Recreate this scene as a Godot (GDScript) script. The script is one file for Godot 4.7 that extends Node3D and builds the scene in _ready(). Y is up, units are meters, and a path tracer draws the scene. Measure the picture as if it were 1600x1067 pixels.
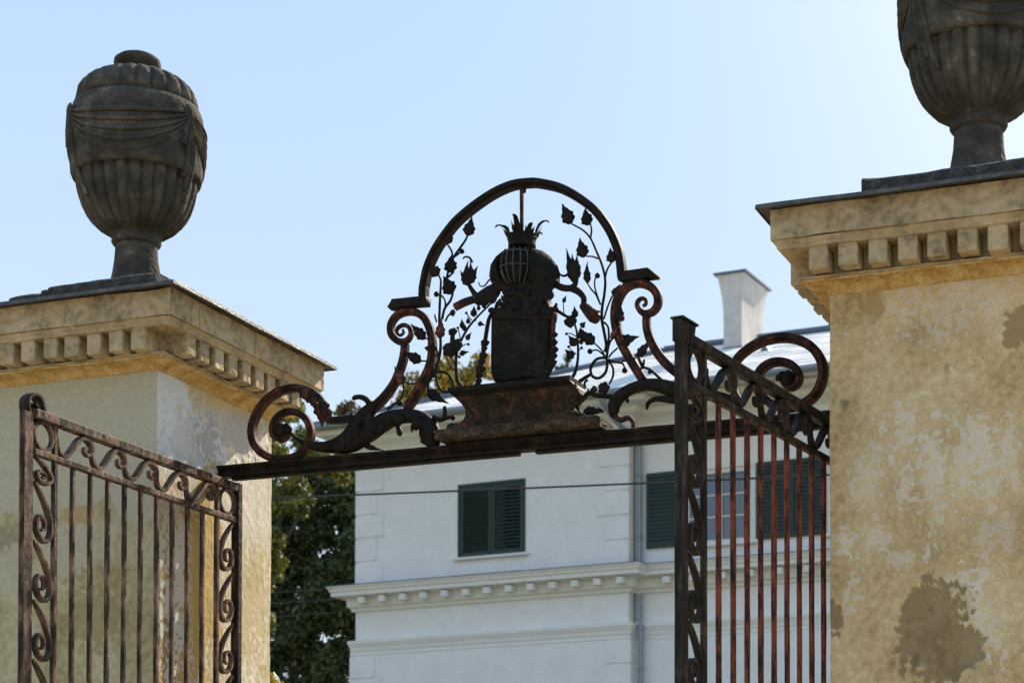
extends Node3D
# Wrought-iron park gate between two urn-topped pillars, a white manor house behind.
# World: x along the gate, y up, the pillars' fronts lie in the plane z = 0 and face +z.

const F := 3180.0                       # focal length in pixels of a 1600 x 1067 picture
const PP := Vector2(1000, 1367)         # where the lens axis meets that picture (a shifted lens)
const EYE := Vector3(4.91, 1.6, 7.35)
const GATE_Z := -0.50                   # plane of the gate and of the ironwork above it
const PXM := 0.00268                    # metres per pixel in that plane

var cam_basis: Basis
var M := {}
var rng := RandomNumberGenerator.new()
var wob := FastNoiseLite.new()

# ------------------------------------------------------------------ mesh building
class Mb:
	var v := PackedVector3Array()
	var g := PackedInt32Array()
	var s := 0
	func tri(a: Vector3, b: Vector3, c: Vector3, grp := -1) -> void:
		v.append(a); v.append(b); v.append(c); g.append(grp)
	func quad(a: Vector3, b: Vector3, c: Vector3, d: Vector3, grp := -1) -> void:
		tri(a, b, c, grp); tri(a, c, d, grp)
	func done() -> void:                 # turns the solid added last so that its faces look outwards
		if s >= v.size(): return
		var o := v[s]
		var vol := 0.0
		for i in range(s, v.size(), 3):
			vol += (v[i] - o).dot((v[i + 1] - o).cross(v[i + 2] - o))
		if vol > 0.0:
			for i in range(s, v.size(), 3):
				var t := v[i + 1]
				v[i + 1] = v[i + 2]; v[i + 2] = t
		s = v.size()
	func mesh(off := Vector3.ZERO) -> ArrayMesh:
		done()
		var st := SurfaceTool.new()
		st.begin(Mesh.PRIMITIVE_TRIANGLES)
		var k := 0
		for i in range(0, v.size(), 3):
			st.set_smooth_group(g[k])
			k += 1
			st.add_vertex(v[i] - off); st.add_vertex(v[i + 1] - off); st.add_vertex(v[i + 2] - off)
		st.generate_normals()
		return st.commit()

func part(parent: Node, called: String, m: Mb, mat: Material, off := Vector3.ZERO) -> MeshInstance3D:
	var o := MeshInstance3D.new()
	o.mesh = m.mesh(off)
	o.material_override = mat
	o.name = called
	parent.add_child(o, true)
	return o

func part_mesh(parent: Node, called: String, me: Mesh, mat: Material, at := Vector3.ZERO, turn := Vector3.ZERO) -> MeshInstance3D:
	var o := MeshInstance3D.new()
	o.mesh = me
	if mat: o.material_override = mat
	o.name = called
	o.position = at
	o.rotation = turn
	parent.add_child(o, true)
	return o

func thing(called: String, label: String, category: String, at := Vector3.ZERO, turn := 0.0, group := "") -> Node3D:
	var o := Node3D.new()
	o.name = called
	o.position = at
	o.rotation.y = turn
	o.set_meta("label", label)
	o.set_meta("category", category)
	if group: o.set_meta("group", group)
	add_child(o, true)
	return o

func box(m: Mb, a: Vector3, b: Vector3, c := 0.0) -> void:      # from corner to corner, edges chamfered by c
	var lo := a.min(b)
	var hi := a.max(b)
	if c <= 0.0:
		var p := []
		for i in 8: p.append(Vector3(hi.x if i & 1 else lo.x, hi.y if i & 2 else lo.y, hi.z if i & 4 else lo.z))
		m.quad(p[0], p[1], p[3], p[2]); m.quad(p[5], p[4], p[6], p[7]); m.quad(p[4], p[0], p[2], p[6])
		m.quad(p[1], p[5], p[7], p[3]); m.quad(p[2], p[3], p[7], p[6]); m.quad(p[4], p[5], p[1], p[0])
		m.done()
		return
	var rings := []
	for k in 4:
		var y: float = [lo.y, lo.y + c, hi.y - c, hi.y][k]
		var q: float = c if k == 0 or k == 3 else 0.0
		var e := c
		rings.append([
			Vector3(lo.x + q + e, y, lo.z + q), Vector3(hi.x - q - e, y, lo.z + q), Vector3(hi.x - q, y, lo.z + q + e), Vector3(hi.x - q, y, hi.z - q - e),
			Vector3(hi.x - q - e, y, hi.z - q), Vector3(lo.x + q + e, y, hi.z - q), Vector3(lo.x + q, y, hi.z - q - e), Vector3(lo.x + q, y, lo.z + q + e)])
	loft(m, rings)

func loft(m: Mb, rings: Array, grp := -1) -> void:               # closed rings of equal length, capped
	var n: int = rings[0].size()
	for i in rings.size() - 1:
		for k in n:
			var k2 := (k + 1) % n
			m.quad(rings[i][k], rings[i][k2], rings[i + 1][k2], rings[i + 1][k], grp)
	for e in [0, rings.size() - 1]:
		var c := Vector3.ZERO
		for q in rings[e]: c += q
		c /= n
		for k in n:
			if e == 0: m.tri(c, rings[e][(k + 1) % n], rings[e][k])
			else: m.tri(c, rings[e][k], rings[e][(k + 1) % n])
	m.done()

func lathe(m: Mb, c: Vector3, prof: Array, seg: int, lobes := 0, depth := 0.0, sharp := 2.0, grp := 7) -> void:
	# prof: [radius, height]; lobes: flutes of the given depth that meet in sharp grooves
	var rings := []
	for p in prof:
		var ring := []
		for k in seg:
			var a := TAU * k / seg
			var r: float = p[0]
			if lobes > 0:
				r *= 1.0 - depth * pow(1.0 - absf(sin(a * lobes * 0.5)), sharp)
			var q := c + Vector3(sin(a) * r, p[1], cos(a) * r)
			r += wob.get_noise_3dv(q * 60.0) * 0.004
			ring.append(c + Vector3(sin(a) * r, p[1], cos(a) * r))
		rings.append(ring)
	loft(m, rings, grp)

func sections(kind: String) -> Array:
	if kind == "round":
		var o := []
		for k in 10: o.append(Vector2(cos(TAU * k / 10) * 0.5, sin(TAU * k / 10) * 0.5))
		return o
	if kind == "channel":                # a flat bar with a raised bead along its middle
		return [Vector2(-0.5, -0.35), Vector2(-0.4, -0.5), Vector2(0.4, -0.5), Vector2(0.5, -0.35), Vector2(0.5, 0.25), Vector2(0.38, 0.36), Vector2(0.26, 0.34), Vector2(0.16, 0.5), Vector2(-0.16, 0.5), Vector2(-0.26, 0.34), Vector2(-0.38, 0.36), Vector2(-0.5, 0.25)]
	return [Vector2(-0.5, -0.36), Vector2(-0.36, -0.5), Vector2(0.36, -0.5), Vector2(0.5, -0.36), Vector2(0.5, 0.36), Vector2(0.36, 0.5), Vector2(-0.36, 0.5), Vector2(-0.5, 0.36)]

func sweep(m: Mb, pts: Array, ws: Array, ds: Array, n: Vector3, kind := "rect") -> void:
	var sec := sections(kind)
	var L := pts.size()
	var rings := []
	for i in L:
		var t: Vector3 = (pts[mini(i + 1, L - 1)] - pts[maxi(i - 1, 0)]).normalized()
		var sd := t.cross(n).normalized()
		var nn := sd.cross(t).normalized()
		var ring := []
		for q in sec: ring.append(pts[i] + sd * (q.x * ws[i]) + nn * (q.y * ds[i]))
		rings.append(ring)
	var k0 := sec.size()
	for i in L - 1:
		for k in k0:
			var k2 := (k + 1) % k0
			m.quad(rings[i][k], rings[i][k2], rings[i + 1][k2], rings[i + 1][k], 50 if kind == "round" else k)
	for e in [0, L - 1]:
		for k in range(1, k0 - 1):
			if e == 0: m.tri(rings[e][0], rings[e][k + 1], rings[e][k])
			else: m.tri(rings[e][0], rings[e][k], rings[e][k + 1])
	m.done()

func curve(ctrl: Array, w: Array, n := 5) -> Array:              # Catmull-Rom through the points; the widths go along
	var pts := []
	var ws := []
	var L := ctrl.size()
	for i in L - 1:
		var p0: Vector3 = ctrl[maxi(i - 1, 0)]
		var p1: Vector3 = ctrl[i]
		var p2: Vector3 = ctrl[i + 1]
		var p3: Vector3 = ctrl[mini(i + 2, L - 1)]
		for k in n:
			var t := float(k) / n
			pts.append(p1.cubic_interpolate(p2, p0, p3, t))
			ws.append(lerpf(w[mini(i, w.size() - 1)], w[mini(i + 1, w.size() - 1)], t))
	pts.append(ctrl[L - 1])
	ws.append(w[mini(L - 1, w.size() - 1)])
	return [pts, ws]

func times(a: Array, k: float) -> Array:
	var o := []
	for x in a: o.append(x * k)
	return o

func ball(m: Mb, c: Vector3, r: float, seg := 10) -> void:
	var prof := []
	for i in range(1, 6): prof.append([sin(PI * i / 6.0) * r, -cos(PI * i / 6.0) * r])
	var rings := []
	for p in prof:
		var ring := []
		for k in seg: ring.append(c + Vector3(sin(TAU * k / seg) * p[0], p[1], cos(TAU * k / seg) * p[0]))
		rings.append(ring)
	loft(m, rings, 7)

func leaf(m: Mb, b: Vector3, tip: Vector3, w: float, n: Vector3, curl := 0.0, teeth := 4) -> void:
	# a hammered bud or leaf: ridged, toothed, thicker in the middle, its tip bent to one side
	var ax := tip - b
	var L := ax.length()
	ax /= L
	var sd := ax.cross(n).normalized()
	var steps := 14
	var rings := []
	for i in steps + 1:
		var u := float(i) / steps
		var tab := [0.20, 0.58, 0.82, 0.95, 1.0, 0.99, 0.92, 0.81, 0.66, 0.51, 0.39, 0.29, 0.21, 0.12, 0.02]
		var hw := maxf(w * 0.52 * tab[i], 0.0012)
		var hl := hw * (1.0 + 0.13 * cos(TAU * u * teeth))
		var hr := hw * (1.0 + 0.13 * cos(TAU * u * teeth + 2.2))
		var bend := sd * (curl * L * pow(maxf(u - 0.4, 0.0) / 0.6, 2.0))
		var lift := n * (0.10 * w * sin(PI * u) - 0.25 * absf(curl) * L * u * u)
		var p := b + ax * (u * L) + bend + lift
		var th := maxf(hw * 0.35, 0.0015)
		rings.append([p - sd * hl, p - sd * hl * 0.45 + n * th * 0.55, p + n * th * 0.9, p + sd * hr * 0.45 + n * th * 0.55, p + sd * hr, p - n * th * 0.5])
	loft(m, rings, 3)

func flower(m: Mb, c: Vector3, rx: float, ry: float, n: Vector3, petals := 5, turn := 0.0) -> void:
	var up := Vector3.UP
	var sd := up.cross(n).normalized()
	var rings := []
	var prof := [[0.55, -0.30], [1.0, -0.12], [1.0, 0.02], [0.8, 0.18], [0.52, 0.16], [0.34, 0.30], [0.12, 0.36]]
	for j in prof.size():
		var ring := []
		for k in 30:
			var a := TAU * k / 30 + turn
			var r: float = prof[j][0]
			if j < 5: r *= 0.82 + 0.18 * absf(cos(a * petals * 0.5)) + 0.05 * sin(a * 7.0)
			ring.append(c + sd * (cos(a) * r * rx) + up * (sin(a) * r * ry) + n * (prof[j][1] * minf(rx, ry)))
		rings.append(ring)
	loft(m, rings, 4)

func plate(m: Mb, poly: PackedVector2Array, z0: float, z1: float, bevel: float) -> void:   # outline in x, y; thickness from z0 to z1
	if Geometry2D.is_polygon_clockwise(poly): poly.reverse()
	var inner := PackedVector2Array()
	var n := poly.size()
	for i in n:
		var d := (poly[(i + 1) % n] - poly[(i + n - 1) % n]).normalized()
		inner.append(poly[i] + Vector2(-d.y, d.x) * bevel)
	var zm0 := lerpf(z0, z1, 0.3)
	var zm1 := lerpf(z0, z1, 0.7)
	var V := func(p: Vector2, z: float) -> Vector3: return Vector3(p.x, p.y, z)
	for i in n:
		var k := (i + 1) % n
		m.quad(V.call(poly[i], zm0), V.call(poly[k], zm0), V.call(poly[k], zm1), V.call(poly[i], zm1), 1)
		m.quad(V.call(poly[i], zm1), V.call(poly[k], zm1), V.call(inner[k], z1), V.call(inner[i], z1), 2)
		m.quad(V.call(inner[i], z0), V.call(inner[k], z0), V.call(poly[k], zm0), V.call(poly[i], zm0), 3)
	var t := Geometry2D.triangulate_polygon(inner)
	if t.is_empty():
		t = Geometry2D.triangulate_polygon(poly)
		print("plate fallback ", t.size())
	for i in range(0, t.size(), 3):
		m.tri(V.call(inner[t[i]], z1), V.call(inner[t[i + 1]], z1), V.call(inner[t[i + 2]], z1))
		m.tri(V.call(inner[t[i]], z0), V.call(inner[t[i + 2]], z0), V.call(inner[t[i + 1]], z0))
	m.done()

func frame_run(m: Mb, c: Vector3, hx: float, hz: float, prof: Array, cut := 24, rough := 0.003) -> void:
	# a moulding that runs round a rectangular block; prof is a closed outline of [overhang, height]
	var path := []
	for side in 4:
		for k in cut: path.append([side, float(k) / cut])
	var rows := []
	for e in path:
		var row := []
		for p in prof:
			var x: float = hx + p[0]
			var z: float = hz + p[0]
			var corners := [Vector3(-x, 0, z), Vector3(x, 0, z), Vector3(x, 0, -z), Vector3(-x, 0, -z)]
			var q: Vector3 = c + corners[e[0]].lerp(corners[(e[0] + 1) % 4], e[1]) + Vector3(0, p[1], 0)
			row.append(q + Vector3(wob.get_noise_3dv(q * 45.0), wob.get_noise_3dv(q * 45.0 + Vector3(50, 0, 0)), wob.get_noise_3dv(q * 45.0 + Vector3(0, 50, 0))) * rough)
		rows.append(row)
	for i in rows.size():
		var j := (i + 1) % rows.size()
		for k in prof.size():
			var k2 := (k + 1) % prof.size()
			m.quad(rows[i][k], rows[j][k], rows[j][k2], rows[i][k2], -1)
	m.done()

# ------------------------------------------------------------------ from the picture to the place
func ray(p: Vector2) -> Vector3:
	return cam_basis * Vector3((p.x - PP.x) / F, (PP.y - p.y) / F, -1.0)
func at_z(p: Vector2, z: float) -> Vector3:
	var d := ray(p)
	return EYE + d * ((z - EYE.z) / d.z)
func at_x(p: Vector2, x: float) -> Vector3:
	var d := ray(p)
	return EYE + d * ((x - EYE.x) / d.x)
func at_depth(p: Vector2, z: float) -> Vector3:
	return EYE + ray(p) * z

func zoomed(o: Vector2, s: float, flat: Array) -> Array:         # measured on an enlargement: corner, factor, x y x y ...
	var out := []
	for i in range(0, flat.size(), 2): out.append(o + Vector2(flat[i], flat[i + 1]) / s)
	return out
func on_gate(px: Array, z := GATE_Z) -> Array:
	var out := []
	for p in px: out.append(at_z(p, z))
	return out

# ------------------------------------------------------------------ materials
func noise_bytes(w: int, h: int, freq: float, sd: int, oct := 4, kind := FastNoiseLite.TYPE_SIMPLEX_SMOOTH, seamless := true) -> PackedByteArray:
	var n := FastNoiseLite.new()
	n.noise_type = kind
	n.frequency = freq
	n.seed = sd
	n.fractal_octaves = oct
	var im := n.get_seamless_image(w, h) if seamless else n.get_image(w, h)
	im.convert(Image.FORMAT_L8)
	return im.get_data()

func ramp_lut(stops: Array) -> Array:                            # [[position, linear colour] ...] as 256 sRGB byte triples
	var out := []
	for i in 256:
		var t := i / 255.0
		var c: Color = stops[stops.size() - 1][1]
		for k in stops.size() - 1:
			if t <= stops[k + 1][0]:
				c = stops[k][1].lerp(stops[k + 1][1], clampf((t - stops[k][0]) / maxf(stops[k + 1][0] - stops[k][0], 0.001), 0.0, 1.0))
				break
		out.append(c)
	return out

func mottled(stops: Array, coarse: float, fine: float, sd: int, mix := 0.55, grain := 0.16, size := 384, stretch := 1) -> ImageTexture:
	var a := noise_bytes(size, size, coarse, sd)
	var b := noise_bytes(size, size, fine, sd + 11, 3)
	var c := noise_bytes(size, size, 0.35, sd + 23, 2)
	var lut := ramp_lut(stops)
	var out := PackedByteArray()
	out.resize(size * size * 3)
	for y in size:
		for x in size:
			var i := y * size + x
			var ia := ((y / stretch) % size) * size + x
			var t := clampf((a[ia] * mix + b[ia] * (1.0 - mix) - 128.0) * 1.35 + 128.0, 0.0, 255.0)
			var col: Color = lut[int(t)]
			var k := 1.0 + grain * (c[i] / 127.5 - 1.0)
			var s := Color(col.r * k, col.g * k, col.b * k).linear_to_srgb()
			out[i * 3] = clampi(int(s.r * 255.0), 0, 255)
			out[i * 3 + 1] = clampi(int(s.g * 255.0), 0, 255)
			out[i * 3 + 2] = clampi(int(s.b * 255.0), 0, 255)
	return ImageTexture.create_from_image(Image.create_from_data(size, size, false, Image.FORMAT_RGB8, out))

func bumps(freq: float, sd: int, strength: float, oct := 4, size := 384) -> ImageTexture:
	var im := Image.create_from_data(size, size, false, Image.FORMAT_L8, noise_bytes(size, size, freq, sd, oct))
	im.convert(Image.FORMAT_RGBA8)
	im.bump_map_to_normal_map(strength)
	return ImageTexture.create_from_image(im)

func mat(called: String, tex: Texture2D, scale: float, rough: float, nrm: Texture2D = null, nk := 1.0, metal := 0.0) -> StandardMaterial3D:
	var m := StandardMaterial3D.new()
	m.resource_name = called
	m.albedo_texture = tex
	m.uv1_triplanar = true
	m.uv1_world_triplanar = true
	m.uv1_scale = Vector3.ONE * scale
	m.roughness = rough
	m.metallic = metal
	if nrm:
		m.normal_enabled = true
		m.normal_texture = nrm
		m.normal_scale = nk
	if called.contains("iron"): m.metallic_specular = 0.22
	M[called] = m
	return m

func plain(called: String, c: Color, rough := 0.7, metal := 0.0) -> StandardMaterial3D:
	var m := StandardMaterial3D.new()
	m.resource_name = called
	m.albedo_color = c.linear_to_srgb()
	m.roughness = rough
	m.metallic = metal
	M[called] = m
	return m

func make_materials() -> void:
	var rough_n := bumps(0.03, 5, 6.0, 5)
	var fine_n := bumps(0.09, 6, 5.0, 4)
	mat("cornice", mottled([[0.0, Color(0.13, 0.105, 0.065)], [0.25, Color(0.24, 0.185, 0.105)], [0.5, Color(0.36, 0.275, 0.155)], [0.75, Color(0.43, 0.34, 0.20)], [1.0, Color(0.48, 0.39, 0.25)]], 0.009, 0.05, 3, 0.62), 1.2, 0.92, rough_n, 0.7)
	mat("ochre", mottled([[0.0, Color(0.24, 0.14, 0.045)], [0.3, Color(0.38, 0.22, 0.055)], [0.5, Color(0.46, 0.29, 0.09)], [0.62, Color(0.52, 0.38, 0.16)], [1.0, Color(0.55, 0.46, 0.28)]], 0.014, 0.06, 31), 1.7, 0.93, rough_n, 0.6)
	mat("urn_stone", mottled([[0.0, Color(0.026, 0.025, 0.022)], [0.42, Color(0.050, 0.046, 0.039)], [0.62, Color(0.080, 0.072, 0.058)], [0.85, Color(0.115, 0.103, 0.08)], [1.0, Color(0.22, 0.20, 0.15)]], 0.009, 0.06, 41, 0.72), 1.5, 0.95, rough_n, 0.8).metallic_specular = 0.25
	mat("black_stone", mottled([[0.0, Color(0.018, 0.018, 0.016)], [0.6, Color(0.05, 0.048, 0.04)], [1.0, Color(0.13, 0.12, 0.10)]], 0.02, 0.08, 51), 2.5, 0.95, rough_n, 1.0)
	mat("sheet_metal", mottled([[0.0, Color(0.03, 0.032, 0.03)], [0.6, Color(0.07, 0.07, 0.066)], [1.0, Color(0.16, 0.14, 0.12)]], 0.015, 0.07, 55), 1.5, 0.6, fine_n, 0.3, 0.2)
	mat("iron", mottled([[0.0, Color(0.007, 0.0065, 0.006)], [0.5, Color(0.013, 0.011, 0.009)], [0.75, Color(0.020, 0.014, 0.010)], [0.9, Color(0.040, 0.021, 0.014)], [1.0, Color(0.075, 0.042, 0.028)]], 0.014, 0.06, 61, 0.72, 0.10), 2.2, 0.62, fine_n, 0.22)
	mat("rusty_iron", mottled([[0.0, Color(0.008, 0.007, 0.006)], [0.42, Color(0.022, 0.014, 0.011)], [0.6, Color(0.06, 0.026, 0.018)], [0.8, Color(0.14, 0.045, 0.028)], [1.0, Color(0.20, 0.085, 0.055)]], 0.014, 0.07, 66, 0.72, 0.10), 2.2, 0.66, fine_n, 0.22)
	mat("gate_iron", mottled([[0.0, Color(0.015, 0.011, 0.009)], [0.34, Color(0.034, 0.022, 0.016)], [0.52, Color(0.085, 0.051, 0.035)], [0.8, Color(0.17, 0.105, 0.075)], [1.0, Color(0.26, 0.18, 0.135)]], 0.016, 0.07, 71, 0.72, 0.12), 2.0, 0.6, fine_n, 0.2)
	mat("black_iron", mottled([[0.0, Color(0.007, 0.007, 0.006)], [0.45, Color(0.016, 0.014, 0.011)], [0.65, Color(0.034, 0.026, 0.019)], [0.85, Color(0.08, 0.055, 0.04)], [1.0, Color(0.15, 0.10, 0.08)]], 0.016, 0.08, 76, 0.7, 0.12), 2.4, 0.55, fine_n, 0.22)
	mat("red_iron", mottled([[0.0, Color(0.012, 0.009, 0.008)], [0.36, Color(0.03, 0.017, 0.013)], [0.47, Color(0.12, 0.034, 0.02)], [0.7, Color(0.20, 0.05, 0.026)], [1.0, Color(0.22, 0.08, 0.045)]], 0.02, 0.09, 81, 0.62, 0.12), 2.0, 0.6, fine_n, 0.2)
	mat("house_wall", mottled([[0.0, Color(0.72, 0.705, 0.67)], [1.0, Color(0.80, 0.785, 0.75)]], 0.012, 0.06, 91, 0.6, 0.03), 0.35, 0.9, fine_n, 0.15)
	mat("house_trim", mottled([[0.0, Color(0.68, 0.655, 0.60)], [1.0, Color(0.76, 0.735, 0.68)]], 0.012, 0.06, 92, 0.6, 0.03), 0.35, 0.85)
	mat("roof_slate", mottled([[0.0, Color(0.58, 0.57, 0.55)], [0.5, Color(0.72, 0.71, 0.68)], [1.0, Color(0.80, 0.78, 0.74)]], 0.02, 0.09, 93, 0.5, 0.08), 0.5, 0.8, fine_n, 0.2)
	mat("chimney_plaster", mottled([[0.0, Color(0.46, 0.43, 0.39)], [1.0, Color(0.66, 0.63, 0.58)]], 0.012, 0.06, 94, 0.6, 0.05), 0.6, 0.9, fine_n, 0.3)
	mat("ground_soil", mottled([[0.0, Color(0.10, 0.10, 0.04)], [0.5, Color(0.17, 0.16, 0.07)], [1.0, Color(0.27, 0.23, 0.12)]], 0.02, 0.09, 95), 0.25, 0.95)
	mat("gravel", mottled([[0.0, Color(0.30, 0.24, 0.15)], [0.5, Color(0.43, 0.34, 0.22)], [1.0, Color(0.54, 0.44, 0.30)]], 0.05, 0.2, 96), 0.7, 0.95, fine_n, 0.8)
	mat("bark", mottled([[0.0, Color(0.03, 0.025, 0.02)], [1.0, Color(0.11, 0.09, 0.07)]], 0.03, 0.1, 97), 1.5, 0.95, rough_n, 1.0)
	plain("shutter_green", Color(0.018, 0.036, 0.029), 0.65)
	plain("dark_room", Color(0.02, 0.022, 0.025), 0.9)
	plain("curtain", Color(0.42, 0.43, 0.44), 0.9)
	plain("zinc", Color(0.24, 0.28, 0.32), 0.5, 0.4)
	plain("lead", Color(0.10, 0.125, 0.16), 0.5, 0.3)
	plain("window_paint", Color(0.66, 0.65, 0.58), 0.5)
	plain("cable_black", Color(0.02, 0.02, 0.02), 0.7)
	plain("cable_grey", Color(0.10, 0.10, 0.105), 0.8)
	var glass := plain("pane_glass", Color(0.07, 0.10, 0.14), 0.06)
	glass.metallic_specular = 0.8
	for e in [["leaf_dark", 0.0], ["leaf_light", 0.5]]:
		var m := StandardMaterial3D.new()
		m.resource_name = e[0]
		m.vertex_color_use_as_albedo = true
		m.roughness = 0.6
		if e[1] > 0.0:
			m.backlight_enabled = true
			m.backlight = Color(e[1], e[1], e[1] * 0.4)
		M[e[0]] = m

# A plastered face: base tones plus patches with ragged outlines (lost plaster, repairs, lichen, stains, one painted gate-leaf shadow), measured in metres on the face.
func painted_face(w: float, h: float, stops: Array, patches: Array, sd: int, ppm := 300) -> StandardMaterial3D:
	var W := int(w * ppm)
	var H := int(h * ppm)
	var a := noise_bytes(W, H, 0.008, sd, 5, FastNoiseLite.TYPE_SIMPLEX_SMOOTH, false)
	var b := noise_bytes(W, H, 0.075, sd + 1, 5, FastNoiseLite.TYPE_SIMPLEX_SMOOTH, false)
	var c := noise_bytes(W, H, 0.25, sd + 2, 2, FastNoiseLite.TYPE_SIMPLEX, false)
	var e := noise_bytes(W, H, 0.03, sd + 3, 6, FastNoiseLite.TYPE_SIMPLEX_SMOOTH, false)
	var lut := ramp_lut(stops)
	var out := PackedByteArray()
	out.resize(W * H * 3)
	var hgt := PackedByteArray()
	hgt.resize(W * H)
	for y in H:
		var py := h * (1.0 - (y + 0.5) / H)
		var row := []
		for p in patches:
			if absf(py - p.c.y) < p.r.y * 1.7: row.append(p)
		for x in W:
			var i := y * W + x
			var px := w * (x + 0.5) / W
			var na := a[i] / 255.0
			var nb := b[i] / 255.0
			var ne := e[(y / 2) * W + x] / 255.0
			var col: Color = lut[int(clampf((na * 0.6 + nb * 0.4 - 0.5) * 1.5 + 0.5, 0.0, 1.0) * 255.0)]
			var hh := 0.5 + (nb - 0.5) * 0.10 + (c[i] / 255.0 - 0.5) * 0.16
			for p in row:
				var dx: float = (px - p.c.x) / p.r.x
				var dy: float = (py - p.c.y) / p.r.y
				var d: float = sqrt(dx * dx + dy * dy) + (ne - 0.5) * p.ragged + (nb - 0.5) * p.speck
				if d < 1.0:
					var k: float = clampf((1.0 - d) / p.soft, 0.0, 1.0) * p.k
					col = col.lerp(p.col, k)
					hh += p.dh * k
			var g := 1.0 + 0.14 * (c[i] / 127.5 - 1.0) + 0.12 * (nb - 0.5)
			var s := Color(col.r * g, col.g * g, col.b * g).linear_to_srgb()
			out[i * 3] = clampi(int(s.r * 255.0), 0, 255)
			out[i * 3 + 1] = clampi(int(s.g * 255.0), 0, 255)
			out[i * 3 + 2] = clampi(int(s.b * 255.0), 0, 255)
			hgt[i] = clampi(int(hh * 255.0), 0, 255)
	var m := StandardMaterial3D.new()
	m.resource_name = "plaster_%d" % sd
	m.albedo_texture = ImageTexture.create_from_image(Image.create_from_data(W, H, false, Image.FORMAT_RGB8, out))
	var ni := Image.create_from_data(W, H, false, Image.FORMAT_L8, hgt)
	ni.convert(Image.FORMAT_RGBA8)
	ni.bump_map_to_normal_map(5.0)
	m.normal_enabled = true
	m.normal_texture = ImageTexture.create_from_image(ni)
	m.normal_scale = 0.36
	m.roughness = 0.93
	m.texture_repeat = false
	m.set_meta("relief", [W, H, hgt])
	return m

func patch(c: Vector2, r: Vector2, col: Color, ragged := 0.9, speck := 0.4, soft := 0.08, k := 1.0, dh := 0.0) -> Dictionary:
	return {"c": c, "r": r, "col": col, "ragged": ragged, "speck": speck, "soft": soft, "k": k, "dh": dh}

# ------------------------------------------------------------------ the gate pillars
const SHAFT_W := 0.88
const SHAFT_D := 0.94
const SHAFT_H := 3.985

func shaft_face(o: Vector3, u: Vector3, w: float, outw: Vector3, m: Material) -> Array:
	# an uneven plastered face from o along u and up; uv covers the face
	var rel: Array = m.get_meta("relief")
	var fine: bool = rel[0] > 200
	var nx := 110 if fine else 36
	var ny := 480 if fine else 150
	var st := SurfaceTool.new()
	st.begin(Mesh.PRIMITIVE_TRIANGLES)
	for j in ny + 1:
		for i in nx + 1:
			var q := o + u * (w * i / nx) + Vector3(0, SHAFT_H * j / ny, 0)
			var d := Vector3(wob.get_noise_3dv(q * 18.0), 0.0, wob.get_noise_3dv(q * 18.0 + Vector3(80, 0, 0))) * 0.005
			d += Vector3(wob.get_noise_3dv(q * 70.0), 0.0, wob.get_noise_3dv(q * 70.0 + Vector3(80, 0, 0))) * 0.0012
			if fine:
				var ix := clampi(int(rel[0] * float(i) / nx), 0, rel[0] - 1)
				var iy := clampi(int(rel[1] * (1.0 - float(j) / ny)), 0, rel[1] - 1)
				var edge := smoothstep(0.0, 0.03, minf(float(i) / nx, 1.0 - float(i) / nx))
				d += outw * ((rel[2][iy * rel[0] + ix] / 255.0 - 0.5) * 0.012 * edge)
			st.set_uv(Vector2(float(i) / nx, 1.0 - float(j) / ny))
			st.add_vertex(q + d)
	var flip := u.cross(Vector3.UP).dot(outw) > 0.0
	for j in ny:
		for i in nx:
			var a := j * (nx + 1) + i
			var b := a + 1
			var c := a + nx + 1
			var d := c + 1
			for k in ([a, d, b, a, c, d] if flip else [a, b, d, a, d, c]): st.add_index(k)
	st.generate_normals()
	st.generate_tangents()
	return [st, m]

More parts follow.
